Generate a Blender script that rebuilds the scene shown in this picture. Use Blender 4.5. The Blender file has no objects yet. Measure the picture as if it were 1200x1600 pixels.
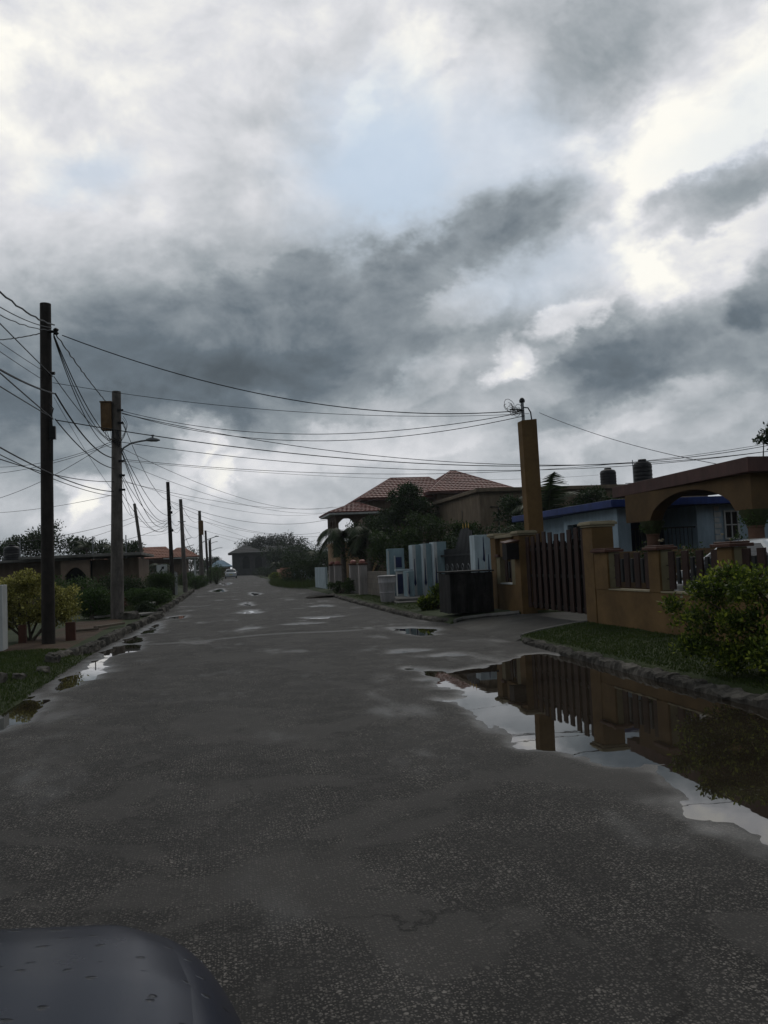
import bpy, math, random
import numpy as np
from mathutils import Vector, Matrix, noise as mn
C = bpy.context.scene
COL = C.collection
R = math.radians
rnd = random.Random(7)

# ------------------------------------------------------------------ helpers
def lin(r, g, b):
    f = lambda c: (c/255/12.92) if c/255 <= .04045 else ((c/255+.055)/1.055)**2.4
    return (f(r), f(g), f(b), 1)

def tag(o, label=None, cat=None, group=None, kind=None):
    if label: o['label'] = label
    if cat: o['category'] = cat
    if group: o['group'] = group
    if kind: o['kind'] = kind
    return o

def thing(name, label, cat, loc=(0, 0, 0), group=None):
    o = bpy.data.objects.new(name, None); COL.objects.link(o)
    o.location = loc; o.empty_display_size = .2
    return tag(o, label, cat, group)

def copy_tree(o, parent=None):
    c = o.copy(); COL.objects.link(c); c.parent = parent
    for ch in o.children: copy_tree(ch, c)
    return c

def root_loc(p):
    v = Vector((0, 0, 0))
    while p is not None:
        v += p.location; p = p.parent
    return v

class MB:
    """collects world-space geometry"""
    def __init__(s): s.v = []; s.f = []; s.t = None
    def add(s, vs, fs):
        n = len(s.v); s.v += [tuple(a) for a in vs]; s.f += [tuple(i+n for i in f) for f in fs]; return s
    def box(s, x0, x1, y0, y1, z0, z1, taper=0, rz=0, wob=0):
        cx, cy = (x0+x1)/2, (y0+y1)/2
        P = []
        for z, t in ((z0, 0), (z1, taper)):
            for x, y in ((x0+t, y0+t), (x1-t, y0+t), (x1-t, y1-t), (x0+t, y1-t)):
                dx, dy = x-cx, y-cy
                P.append((cx+dx*math.cos(rz)-dy*math.sin(rz)+rnd.uniform(-wob, wob), cy+dx*math.sin(rz)+dy*math.cos(rz)+rnd.uniform(-wob, wob), z+rnd.uniform(-wob, wob)))
        return s.add(P, [(3, 2, 1, 0), (4, 5, 6, 7), (0, 1, 5, 4), (1, 2, 6, 5), (2, 3, 7, 6), (3, 0, 4, 7)])
    def tube(s, pts, rad, n=8, cap=True):
        pts = [Vector(p) for p in pts]; m = len(pts)
        rads = rad if isinstance(rad, (list, tuple)) else [rad]*m
        P = []; up = Vector((0, 0, 1)); last = None
        for i, p in enumerate(pts):
            d = (pts[min(i+1, m-1)]-pts[max(i-1, 0)])
            if d.length < 1e-9: d = Vector((0, 0, 1))
            d.normalize()
            if last is None:
                a = d.cross(up) if abs(d.z) < .9 else d.cross(Vector((1, 0, 0)))
            else:
                a = last - d*last.dot(d)
                if a.length < 1e-6: a = d.cross(up)
            a.normalize(); last = a; b = d.cross(a)
            for k in range(n):
                t = 2*math.pi*k/n
                P.append(p+(a*math.cos(t)+b*math.sin(t))*rads[i])
        F = []
        for i in range(m-1):
            for k in range(n):
                k2 = (k+1) % n
                F.append((i*n+k, i*n+k2, (i+1)*n+k2, (i+1)*n+k))
        if cap: F += [tuple(range(n-1, -1, -1)), tuple((m-1)*n+k for k in range(n))]
        return s.add(P, F)
    def lathe(s, cx, cy, prof, n=20):
        P = []; F = []
        for r, z in prof:
            for k in range(n):
                t = 2*math.pi*k/n; P.append((cx+r*math.cos(t), cy+r*math.sin(t), z))
        m = len(prof)
        for i in range(m-1):
            for k in range(n):
                k2 = (k+1) % n; F.append((i*n+k, i*n+k2, (i+1)*n+k2, (i+1)*n+k))
        F += [tuple(range(n-1, -1, -1)), tuple((m-1)*n+k for k in range(n))]
        return s.add(P, F)
    def poly(s, pts, z0, z1):
        n = len(pts)
        P = [(x, y, z0) for x, y in pts]+[(x, y, z1) for x, y in pts]
        return s.add(P, [tuple(range(n-1, -1, -1)), tuple(range(n, 2*n))]+[(i, (i+1) % n, n+(i+1) % n, n+i) for i in range(n)])
    def wall(s, pts, axis, a0, a1):
        """extrude an outline (u,z) along an axis: axis 'x' -> u is y, spans x a0..a1; axis 'y' -> u is x"""
        n = len(pts); mk = (lambda u, z, a: (a, u, z)) if axis == 'x' else (lambda u, z, a: (u, a, z))
        P = [mk(u, z, a0) for u, z in pts]+[mk(u, z, a1) for u, z in pts]
        return s.add(P, [tuple(range(n-1, -1, -1)), tuple(range(n, 2*n))]+[(i, (i+1) % n, n+(i+1) % n, n+i) for i in range(n)])
    def rock(s, cx, cy, cz, rx, ry, rz, seed, sub=1):
        import bmesh
        bm = bmesh.new(); bmesh.ops.create_icosphere(bm, subdivisions=sub+1, radius=1)
        P = []
        for v in bm.verts:
            k = 1+.45*mn.noise(v.co*1.3+Vector((seed*3.1, seed*1.7, 0)))+.15*mn.noise(v.co*4+Vector((seed, 0, 0)))
            c = Vector((max(-.8, min(.8, v.co.x)), max(-.8, min(.8, v.co.y)), max(-.7, min(.7, v.co.z))))*k
            P.append((cx+c.x*rx, cy+c.y*ry, cz+c.z*rz))
        bm.verts.ensure_lookup_table()
        F = [tuple(v.index for v in f.verts) for f in bm.faces]; bm.free()
        return s.add(P, F)
    def build(s, name, mat, parent=None, smooth=False, bevel=0, origin=None, tint=None):
        me = bpy.data.meshes.new(name)
        off = root_loc(parent) if parent is not None else (Vector(origin) if origin else Vector((0, 0, 0)))
        V = [(v[0]-off.x, v[1]-off.y, v[2]-off.z) for v in s.v]
        me.from_pydata(V, [], s.f); me.validate(); me.update()
        import bmesh
        bm = bmesh.new(); bm.from_mesh(me); bmesh.ops.recalc_face_normals(bm, faces=bm.faces); bm.to_mesh(me); bm.free()
        if smooth:
            me.shade_smooth()
            try: me.set_sharp_from_angle(angle=R(40))
            except Exception: pass
        me.materials.append(mat)
        o = bpy.data.objects.new(name, me); COL.objects.link(o)
        if parent is not None: o.parent = parent
        else: o.location = off
        if bevel:
            m = o.modifiers.new('bevel', 'BEVEL'); m.width = bevel; m.segments = 2; m.limit_method = 'ANGLE'; m.angle_limit = R(40)
        return o

def leafmesh(name, V, F, T, mat, parent=None, origin=(0, 0, 0), parts=None):
    """V (n,3) numpy, quads F (m,4), T per-vertex tint"""
    off = np.array(root_loc(parent) if parent is not None else Vector(origin))
    V = (np.asarray(V)-off).astype(np.float32); F = np.asarray(F, np.int32)
    me = bpy.data.meshes.new(name)
    me.vertices.add(len(V)); me.vertices.foreach_set('co', V.ravel())
    me.loops.add(F.size); me.loops.foreach_set('vertex_index', F.ravel())
    me.polygons.add(len(F)); me.polygons.foreach_set('loop_start', np.arange(0, F.size, 4, dtype=np.int32))
    me.update(calc_edges=True)
    a = me.attributes.new('tint', 'FLOAT', 'POINT'); a.data.foreach_set('value', np.asarray(T, np.float32))
    me.materials.append(mat)
    o = bpy.data.objects.new(name, me); COL.objects.link(o)
    if parent is not None: o.parent = parent
    else: o.location = Vector(origin)
    return o

def quads(P, D, N, L, W):
    """leaf quads at P along D, normal N, length L, width W (arrays)"""
    S = np.cross(D, N); S /= np.linalg.norm(S, axis=1, keepdims=True)+1e-9
    L = L[:, None]; W = W[:, None]
    a = P; b = P+D*L*.5+S*W*.5; c = P+D*L; d = P+D*L*.5-S*W*.5
    V = np.stack([a, b, c, d], 1).reshape(-1, 3); F = np.arange(len(V)).reshape(-1, 4)
    return V, F

def crown(blobs, n, leaf, seed, up=.35, shell=.45, tipc=None, droop=0):
    """blobs: (x,y,z,rx,ry,rz). returns V,F,T"""
    g = np.random.default_rng(seed)
    B = np.array(blobs, float); w = (B[:, 3]*B[:, 4]*B[:, 5])**.6; w /= w.sum()
    k = g.choice(len(B), n, p=w)
    U = g.normal(size=(n, 3)); U /= np.linalg.norm(U, axis=1, keepdims=True)
    r = g.random(n)**shell
    # lumpy outline, clumps of leaves at twig ends
    nc = max(30, n//45); ci = g.integers(0, nc, n)
    lump = g.normal(0, .11, nc)[ci]
    CU = g.normal(size=(nc, 3)); CU /= np.linalg.norm(CU, axis=1, keepdims=True)
    U = U*.62+CU[ci]*.9; U /= np.linalg.norm(U, axis=1, keepdims=True)
    r = r*(1+lump)
    P = B[k, :3]+U*r[:, None]*B[k, 3:]
    D = U*.6+g.normal(size=(n, 3))*.7; D[:, 2] += up-droop; D /= np.linalg.norm(D, axis=1, keepdims=True)
    N = g.normal(size=(n, 3))*.7; N[:, 2] += .8
    L = leaf*(.6+.8*g.random(n)); W = L*(.4+.2*g.random(n))
    V, F = quads(P, D, N, L, W)
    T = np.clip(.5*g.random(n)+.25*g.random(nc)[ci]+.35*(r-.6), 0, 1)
    return V, F, np.repeat(T, 4)

def clump(blobs, n, r0, r1, seed, z=.75):
    """many small leaf clumps seated on the skin of larger lobes, for an uneven outline"""
    r = random.Random(seed); o = []
    w = [b[3]*b[4]*b[5] for b in blobs]
    for i in range(n):
        b = r.choices(blobs, w)[0]; u = Vector((r.gauss(0, 1), r.gauss(0, 1), r.gauss(.25, 1))).normalized(); k = r.uniform(.55, 1.05); q = r.uniform(r0, r1)
        o.append((b[0]+u.x*b[3]*k, b[1]+u.y*b[4]*k, b[2]+u.z*b[5]*k, q, q, q*z))
    return o+[(b[0], b[1], b[2], b[3]*.76, b[4]*.76, b[5]*.76) for b in blobs]

# ------------------------------------------------------------------ materials
def newmat(name):
    m = bpy.data.materials.new(name); m.use_nodes = True
    nt = m.node_tree; nt.nodes.clear()
    out = nt.nodes.new('ShaderNodeOutputMaterial'); b = nt.nodes.new('ShaderNodeBsdfPrincipled')
    nt.links.new(b.outputs[0], out.inputs[0])
    return m, nt, b, out

def N(nt, t, **kw):
    n = nt.nodes.new('ShaderNode'+t)
    for k, v in kw.items():
        if k.startswith('i_'): n.inputs[k[2:].replace('_', ' ')].default_value = v
        else: setattr(n, k, v)
    return n

def ramp(nt, stops, interp='LINEAR'):
    r = nt.nodes.new('ShaderNodeValToRGB'); r.color_ramp.interpolation = interp
    e = r.color_ramp.elements
    while len(e) < len(stops): e.new(.5)
    for i, (p, c) in enumerate(stops):
        e[i].position = p; e[i].color = c if len(c) == 4 else (*c, 1)
    return r

MATS = {}
def plain(name, col, rough=.7, var=.25, scale=3, bump=.15, bscale=40, metal=0, stain=.25, spec=.25, coat=0, streak=False):
    if name in MATS: return MATS[name]
    m, nt, b, out = newmat(name); L = nt.links
    tc = N(nt, 'TexCoord'); 
    n1 = N(nt, 'TexNoise', i_Scale=scale, i_Detail=6, i_Roughness=.6); L.new(tc.outputs['Object'], n1.inputs['Vector'])
    mp = N(nt, 'Mapping'); mp.inputs['Scale'].default_value = (3.5, 3.5, .9) if streak else (1, 1, 1); L.new(tc.outputs['Object'], mp.inputs['Vector'])
    n2 = N(nt, 'TexNoise', i_Scale=1.3, i_Detail=8, i_Roughness=.7); L.new(mp.outputs[0], n2.inputs['Vector'])
    c = Vector(col[:3])
    r1 = ramp(nt, [(.3, tuple(c*(1-var))), (.7, tuple(c*(1+var*.6)))]); L.new(n1.outputs['Fac'], r1.inputs[0])
    r2 = ramp(nt, [(.42, (1-stain,)*3), (.62, (1, 1, 1))]); L.new(n2.outputs['Fac'], r2.inputs[0])
    mx = N(nt, 'Mix', data_type='RGBA', blend_type='MULTIPLY'); mx.inputs[0].default_value = 1
    L.new(r1.outputs[0], mx.inputs[6]); L.new(r2.outputs[0], mx.inputs[7]); L.new(mx.outputs[2], b.inputs['Base Color'])
    b.inputs['Roughness'].default_value = rough; b.inputs['Metallic'].default_value = metal
    b.inputs['Specular IOR Level'].default_value = spec; b.inputs['Coat Weight'].default_value = coat
    if bump:
        n3 = N(nt, 'TexNoise', i_Scale=bscale, i_Detail=4); L.new(tc.outputs['Object'], n3.inputs['Vector'])
        bp = N(nt, 'Bump', i_Strength=bump, i_Distance=.02); L.new(n3.outputs['Fac'], bp.inputs['Height']); L.new(bp.outputs[0], b.inputs['Normal'])
    MATS[name] = m; return m

def blockmat(name, col, mortar, bw=.4, bh=.2, rough=.85):
    m, nt, b, out = newmat(name); L = nt.links
    tc = N(nt, 'TexCoord'); sp = N(nt, 'SeparateXYZ'); L.new(tc.outputs['Object'], sp.inputs[0])
    ad = N(nt, 'Math', operation='ADD'); L.new(sp.outputs[0], ad.inputs[0]); L.new(sp.outputs[1], ad.inputs[1])
    cb = N(nt, 'CombineXYZ'); L.new(ad.outputs[0], cb.inputs[0]); L.new(sp.outputs[2], cb.inputs[1])
    br = N(nt, 'TexBrick', i_Scale=1.0); br.inputs['Brick Width'].default_value = bw; br.inputs['Row Height'].default_value = bh
    br.inputs['Mortar Size'].default_value = .012; c = Vector(col)
    br.inputs['Color1'].default_value = (*(c*.85), 1); br.inputs['Color2'].default_value = (*(c*1.12), 1); br.inputs['Mortar'].default_value = (*mortar, 1)
    L.new(cb.outputs[0], br.inputs['Vector'])
    n = N(nt, 'TexNoise', i_Scale=2, i_Detail=8, i_Roughness=.7); L.new(tc.outputs['Object'], n.inputs['Vector'])
    r = ramp(nt, [(.35, (.6, .6, .6)), (.65, (1.1, 1.1, 1.1))]); L.new(n.outputs['Fac'], r.inputs[0])
    mx = N(nt, 'Mix', data_type='RGBA', blend_type='MULTIPLY'); mx.inputs[0].default_value = 1
    L.new(br.outputs['Color'], mx.inputs[6]); L.new(r.outputs[0], mx.inputs[7]); L.new(mx.outputs[2], b.inputs['Base Color'])
    bp = N(nt, 'Bump', i_Strength=.4, i_Distance=.01, invert=True); L.new(br.outputs['Fac'], bp.inputs['Height']); L.new(bp.outputs[0], b.inputs['Normal'])
    b.inputs['Roughness'].default_value = rough
    return m

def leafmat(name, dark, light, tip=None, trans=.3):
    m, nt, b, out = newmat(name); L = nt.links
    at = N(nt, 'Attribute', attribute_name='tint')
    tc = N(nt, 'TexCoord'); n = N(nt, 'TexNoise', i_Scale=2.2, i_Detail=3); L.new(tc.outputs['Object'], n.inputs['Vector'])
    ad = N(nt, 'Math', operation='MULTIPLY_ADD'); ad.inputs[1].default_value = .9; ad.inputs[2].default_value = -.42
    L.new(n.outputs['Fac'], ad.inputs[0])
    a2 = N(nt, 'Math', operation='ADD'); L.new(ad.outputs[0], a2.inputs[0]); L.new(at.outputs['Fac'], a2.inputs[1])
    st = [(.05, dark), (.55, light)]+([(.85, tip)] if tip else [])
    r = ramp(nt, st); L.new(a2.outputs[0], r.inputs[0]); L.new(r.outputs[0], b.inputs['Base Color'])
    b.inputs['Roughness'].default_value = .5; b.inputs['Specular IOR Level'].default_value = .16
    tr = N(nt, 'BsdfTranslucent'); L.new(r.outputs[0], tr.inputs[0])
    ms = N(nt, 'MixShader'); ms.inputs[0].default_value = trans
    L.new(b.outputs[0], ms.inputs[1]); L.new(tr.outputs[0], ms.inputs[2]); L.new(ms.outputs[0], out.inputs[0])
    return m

M_wood_dark = plain('dark_creosote_wood', (.035, .028, .024), .8, .4, 5, .5, 25, stain=.4, streak=True)
M_pole_grey = plain('weathered_grey_pole', (.16, .14, .125), .85, .3, 4, .4, 25, stain=.45, streak=True)
M_concrete = plain('concrete', (.20, .19, .175), .85, .3, 2, .3, 30, stain=.35)
M_stone = plain('kerb_stone', (.125, .112, .095), .9, .6, 7, 1.0, 22, stain=.6)
M_orange = plain('ochre_render', (.172, .102, .040), .85, .2, 1.6, .25, 60, stain=.3)
M_orange2 = plain('ochre_render_house', (.115, .070, .031), .85, .2, 1.2, .2, 60, stain=.25)
M_cream = plain('cream_trim', (.33, .28, .18), .7, .12, 3, .1, 60, stain=.25)
M_creamwall = plain('cream_render', (.21, .18, .105), .8, .12, 3, .15, 60, stain=.25)
M_rust = plain('rust_brown_coping', (.09, .035, .022), .6, .3, 4, .2, 40)
M_board = plain('red_brown_board', (.040, .018, .013), .7, .35, 3, .3, 30, stain=.35, streak=True)
M_board2 = plain('dark_brown_board', (.009, .006, .006), .7, .3, 3, .3, 30, stain=.3, streak=True)
M_iron = plain('black_iron', (.012, .012, .013), .45, .3, 6, .1, 60)
M_gold = plain('gold_paint', (.55, .33, .07), .35, .1, 6, 0, metal=.6)
M_bluewhite = plain('pale_blue_render', (.50, .58, .62), .75, .1, 1.5, .15, 50, stain=.25, streak=True)
M_greyblue = plain('grey_blue_render', (.24, .33, .36), .75, .12, 1.5, .15, 50, stain=.25, streak=True)
M_navy = plain('navy_paint', (.02, .03, .09), .6, .2, 3, .1, 50)
M_bluetrim = plain('cobalt_trim', (.02, .045, .19), .55, .2, 2, .1, 40, stain=.3, streak=True)
M_housblue = plain('light_blue_render', (.34, .44, .52), .75, .1, 1.5, .12, 50, stain=.2, streak=True)
M_white = plain('white_paint', (.50, .51, .50), .6, .08, 3, .08, 50, stain=.2, streak=True)
M_barrel = plain('dirty_white_plastic', (.36, .34, .34), .5, .15, 3, .08, 30, stain=.3, streak=True)
M_tank = plain('black_tank_plastic', (.007, .0075, .010), .45, .3, 3, .05, 30)
M_binwood = plain('blackened_planks', (.028, .025, .024), .8, .6, 5, .5, 20, stain=.8, streak=True)
M_tile = plain('terracotta_tile', (.21, .064, .050), .55, .3, 6, .2, 20, stain=.3, spec=.3)
M_tile2 = plain('faded_terracotta', (.32, .13, .08), .7, .3, 4, .2, 20, stain=.3)
M_brownhouse = plain('brown_render', (.15, .105, .075), .85, .15, 1, .2, 40, stain=.3, streak=True)
M_tanhouse = plain('tan_render', (.30, .19, .10), .85, .15, 1, .2, 40, stain=.25, streak=True)
M_flathouse = plain('pale_brown_render', (.19, .145, .10), .85, .15, 1, .2, 40, stain=.3, streak=True)
M_greyhouse = plain('grey_render', (.065, .065, .065), .85, .15, .6, .2, 40, stain=.3)
M_fascia = plain('brown_fascia', (.10, .052, .045), .7, .2, 2, .15, 40, stain=.25, streak=True)
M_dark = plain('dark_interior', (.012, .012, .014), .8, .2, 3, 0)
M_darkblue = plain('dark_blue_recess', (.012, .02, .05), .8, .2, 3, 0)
M_bark = plain('bark', (.07, .055, .04), .9, .4, 8, .6, 20)
M_palmbark = plain('palm_trunk', (.14, .12, .10), .9, .3, 10, .6, 18)
M_cable = plain('black_cable', (.012, .012, .014), .5, .1, 3, 0)
M_boxmetal = plain('ochre_metal_box', (.17, .095, .035), .55, .25, 5, .1, 30, stain=.4, streak=True)
M_galv = plain('galvanised_steel', (.25, .26, .27), .45, .15, 6, .05, 30, metal=.5)
M_blueroof = plain('blue_metal_roof', (.10, .22, .33), .5, .2, 3, .05, 30)
M_pink = plain('pink_render', (.42, .22, .16), .8, .1, 3, .1, 40)
M_soil = plain('dark_soil', (.03, .024, .018), .9, .4, 12, .8, 25)
M_tyre = plain('tyre_rubber', (.015, .015, .015), .8, .2, 10, .2, 40)
M_rim = plain('wheel_alloy', (.4, .4, .42), .35, .1, 10, 0, metal=.9)
M_plate = plain('number_plate_yellow', (.5, .4, .1), .5, .05, 3, 0)
M_redlens = plain('red_lens', (.25, .01, .01), .15, .1, 3, 0)
M_lens = plain('clear_lens', (.45, .47, .5), .08, .1, 3, 0)
M_carwhite = plain('white_car_paint', (.62, .64, .66), .25, .05, 2, 0, stain=.06, coat=1)
M_carsilver = plain('silver_car_paint', (.38, .40, .42), .3, .05, 2, 0, stain=.06, coat=1, metal=.3)
M_blueglass = plain('blue_sheet', (.01, .10, .20), .5, .15, 3, .05, 30)

m, nt, b, out = newmat('dark_glass'); b.inputs['Base Color'].default_value = (.012, .016, .02, 1); b.inputs['Roughness'].default_value = .06; M_glass = m
m, nt, b, out = newmat('car_glass'); b.inputs['Base Color'].default_value = (.03, .035, .04, 1); b.inputs['Roughness'].default_value = .04; M_carglass = m

# blue-grey paint of the near car with rain drops and grime
m, nt, b, out = newmat('wet_blue_grey_car_paint'); L = nt.links
tc = N(nt, 'TexCoord')
vo = N(nt, 'TexVoronoi', i_Scale=30.0, i_Randomness=1.0); 
nz = N(nt, 'TexNoise', i_Scale=9.0, i_Detail=3); L.new(tc.outputs['Object'], nz.inputs['Vector'])
vm = N(nt, 'VectorMath', operation='MULTIPLY_ADD'); vm.inputs[1].default_value = (.05, .05, .05); L.new(nz.outputs['Color'], vm.inputs[0]); L.new(tc.outputs['Object'], vm.inputs[2])
L.new(vm.outputs[0], vo.inputs['Vector'])
sel = N(nt, 'SeparateColor'); L.new(vo.outputs['Color'], sel.inputs[0])
gt = N(nt, 'Math', operation='GREATER_THAN'); gt.inputs[1].default_value = .55; L.new(sel.outputs[0], gt.inputs[0])
dr = N(nt, 'MapRange', interpolation_type='SMOOTHSTEP'); dr.inputs[1].default_value = .10; dr.inputs[2].default_value = .30; dr.inputs[3].default_value = 1; dr.inputs[4].default_value = 0
L.new(vo.outputs['Distance'], dr.inputs[0])
mu = N(nt, 'Math', operation='MULTIPLY'); L.new(dr.outputs[0], mu.inputs[0]); L.new(gt.outputs[0], mu.inputs[1])
mx = N(nt, 'Mix', data_type='RGBA'); L.new(mu.outputs[0], mx.inputs[0]); mx.inputs[6].default_value = (.008, .011, .025, 1); mx.inputs[7].default_value = (.002, .002, .003, 1)
L.new(mx.outputs[2], b.inputs['Base Color'])
n2 = N(nt, 'TexNoise', i_Scale=3.0, i_Detail=6, i_Roughness=.65); L.new(tc.outputs['Object'], n2.inputs['Vector'])
rr = N(nt, 'MapRange'); rr.inputs[3].default_value = .16; rr.inputs[4].default_value = .34; L.new(n2.outputs['Fac'], rr.inputs[0]); L.new(rr.outputs[0], b.inputs['Roughness'])
bp = N(nt, 'Bump', i_Strength=.35, i_Distance=.004); L.new(mu.outputs[0], bp.inputs['Height']); L.new(bp.outputs[0], b.inputs['Normal'])
b.inputs['Specular IOR Level'].default_value = .25
M_carnear = m

# corrugated-tile bump on roofs is real geometry (see hip_roof)
M_leaf_shrub = leafmat('shrub_leaf', (.014, .028, .007), (.085, .125, .018), (.36, .40, .05), .45)
M_leaf_yellow = leafmat('yellow_shrub_leaf', (.05, .055, .012), (.26, .25, .06), (.62, .58, .20), .4)
M_leaf_dark = leafmat('dark_leaf', (.009, .019, .007), (.032, .056, .017), trans=.2)
M_leaf_mid = leafmat('mid_green_leaf', (.012, .025, .008), (.045, .075, .02), trans=.25)
M_leaf_hedge = leafmat('hedge_leaf', (.013, .030, .008), (.055, .10, .022), trans=.2)
M_leaf_red = leafmat('reddish_leaf', (.02, .02, .008), (.07, .04, .02), (.14, .05, .03), trans=.2)
M_leaf_palm = leafmat('palm_leaf', (.012, .022, .010), (.04, .06, .022), trans=.25)
M_leaf_far = leafmat('far_leaf', (.012, .02, .011), (.028, .042, .02), trans=.2)
M_grass = leafmat('grass_blade', (.028, .048, .011), (.055, .084, .020), (.075, .09, .026), trans=.25)

# ground materials
def groundmat(name, cols, scale, bump=.5, rough=.9):
    m, nt, b, out = newmat(name); L = nt.links
    ge = N(nt, 'NewGeometry')
    n1 = N(nt, 'TexNoise', i_Scale=scale, i_Detail=9, i_Roughness=.65); L.new(ge.outputs['Position'], n1.inputs['Vector'])
    r = ramp(nt, [(p, c) for p, c in cols]); L.new(n1.outputs['Fac'], r.inputs[0])
    n2 = N(nt, 'TexNoise', i_Scale=35, i_Detail=5); L.new(ge.outputs['Position'], n2.inputs['Vector'])
    r2 = ramp(nt, [(.3, (.65,)*3), (.7, (1.2,)*3)]); L.new(n2.outputs['Fac'], r2.inputs[0])
    mx = N(nt, 'Mix', data_type='RGBA', blend_type='MULTIPLY'); mx.inputs[0].default_value = 1
    L.new(r.outputs[0], mx.inputs[6]); L.new(r2.outputs[0], mx.inputs[7]); L.new(mx.outputs[2], b.inputs['Base Color'])
    bp = N(nt, 'Bump', i_Strength=bump, i_Distance=.03); L.new(n2.outputs['Fac'], bp.inputs['Height']); L.new(bp.outputs[0], b.inputs['Normal'])
    b.inputs['Roughness'].default_value = rough; b.inputs['Specular IOR Level'].default_value = .25
    return m
M_verge = groundmat('verge_turf', [(.35, (.024, .037, .010)), (.6, (.040, .052, .016)), (.8, (.050, .044, .020))], .8)
M_dirt = groundmat('brown_earth', [(.3, (.045, .028, .018)), (.5, (.08, .048, .03)), (.66, (.05, .045, .022))], .9)
M_yard = groundmat('yard_ground', [(.35, (.02, .026, .012)), (.5, (.04, .04, .022)), (.7, (.06, .05, .035))], .3)
M_drive = groundmat('driveway_concrete', [(.3, (.034, .031, .028)), (.5, (.060, .056, .050)), (.7, (.095, .09, .082))], 1.1, .4, .8)

# asphalt
m, nt, b, out = newmat('wet_worn_asphalt'); L = nt.links
ge = N(nt, 'NewGeometry')
mpp = N(nt, 'Mapping'); mpp.inputs['Scale'].default_value = (1, .45, 1); L.new(ge.outputs['Position'], mpp.inputs[0])
big = N(nt, 'TexNoise', i_Scale=.75, i_Detail=7, i_Roughness=.62); L.new(mpp.outputs[0], big.inputs['Vector'])
mid = N(nt, 'TexNoise', i_Scale=2.6, i_Detail=8, i_Roughness=.6, i_Distortion=.4); L.new(ge.outputs['Position'], mid.inputs['Vector'])
fine = N(nt, 'TexNoise', i_Scale=120, i_Detail=3, i_Roughness=.7); L.new(ge.outputs['Position'], fine.inputs['Vector'])
base = ramp(nt, [(.3, (.013, .0121, .0114)), (.5, (.025, .0233, .0220)), (.70, (.050, .0465, .044))]); L.new(big.outputs['Fac'], base.inputs[0])
# chips of pale aggregate, two sizes
def chips(scale, thr, rad):
    wv = N(nt, 'VectorMath', operation='MULTIPLY_ADD'); wv.inputs[1].default_value = (.012, .012, 0); L.new(fine.outputs['Color'], wv.inputs[0]); L.new(ge.outputs['Position'], wv.inputs[2])
    v = N(nt, 'TexVoronoi', i_Scale=scale); v.voronoi_dimensions = '2D'; L.new(wv.outputs[0], v.inputs['Vector'])
    s = N(nt, 'SeparateColor'); L.new(v.outputs['Color'], s.inputs[0])
    a = N(nt, 'MapRange'); a.inputs[1].default_value = thr; a.inputs[2].default_value = 1; L.new(s.outputs[0], a.inputs[0])
    d = N(nt, 'MapRange'); d.inputs[1].default_value = rad; d.inputs[2].default_value = rad*.55; L.new(v.outputs['Distance'], d.inputs[0])
    k = N(nt, 'Math', operation='MULTIPLY'); L.new(a.outputs[0], k.inputs[0]); L.new(d.outputs[0], k.inputs[1]); return k, v
c1, v1 = chips(52, .35, .36); c2, v2 = chips(95, .35, .38)
c3, v3 = chips(26, .90, .30); c4 = N(nt, 'Math', operation='MAXIMUM'); L.new(c2.outputs[0], c4.inputs[0]); L.new(c3.outputs[0], c4.inputs[1])
cm = N(nt, 'Math', operation='MAXIMUM'); L.new(c1.outputs[0], cm.inputs[0]); L.new(c4.outputs[0], cm.inputs[1])
# worn patches: fewer chips where the surface is sealed
pm = N(nt, 'MapRange', interpolation_type='SMOOTHSTEP'); pm.inputs[1].default_value = .36; pm.inputs[2].default_value = .60; pm.inputs[3].default_value = 1; pm.inputs[4].default_value = .5; L.new(mid.outputs['Fac'], pm.inputs[0])
cmm = N(nt, 'Math', operation='MULTIPLY'); L.new(cm.outputs[0], cmm.inputs[0]); L.new(pm.outputs[0], cmm.inputs[1])
mx = N(nt, 'Mix', data_type='RGBA'); L.new(cmm.outputs[0], mx.inputs[0]); L.new(base.outputs[0], mx.inputs[6]); mx.inputs[7].default_value = (.26, .235, .21, 1)
# pale dusty islands
dm = N(nt, 'MapRange', interpolation_type='SMOOTHSTEP'); dm.inputs[1].default_value = .60; dm.inputs[2].default_value = .68; dm.inputs[3].default_value = 0; dm.inputs[4].default_value = .45; L.new(mid.outputs['Fac'], dm.inputs[0])
mx2 = N(nt, 'Mix', data_type='RGBA'); # worn-through patches with a firm outline, and thin winding cracks
pn = N(nt, 'TexNoise', i_Scale=.95, i_Detail=7, i_Roughness=.55, i_Distortion=.8); pmp = N(nt, 'Mapping'); pmp.inputs['Scale'].default_value = (.8, .8, 1); pmp.inputs['Location'].default_value = (3.3, 1.7, 0); L.new(ge.outputs['Position'], pmp.inputs[0]); L.new(pmp.outputs[0], pn.inputs['Vector'])
pe = N(nt, 'MapRange', interpolation_type='SMOOTHSTEP'); pe.inputs[1].default_value = .535; pe.inputs[2].default_value = .575; pe.inputs[4].default_value = .55; L.new(pn.outputs['Fac'], pe.inputs[0])
dmx = N(nt, 'Math', operation='MAXIMUM'); L.new(dm.outputs[0], dmx.inputs[0]); L.new(pe.outputs[0], dmx.inputs[1])
cw = N(nt, 'VectorMath', operation='MULTIPLY_ADD'); cw.inputs[1].default_value = (1.1, 1.1, 0); L.new(mid.outputs['Color'], cw.inputs[0]); L.new(ge.outputs['Position'], cw.inputs[2])
cv = N(nt, 'TexVoronoi', i_Scale=.42, feature='DISTANCE_TO_EDGE'); cv.voronoi_dimensions = '2D'; L.new(cw.outputs[0], cv.inputs['Vector'])
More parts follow.
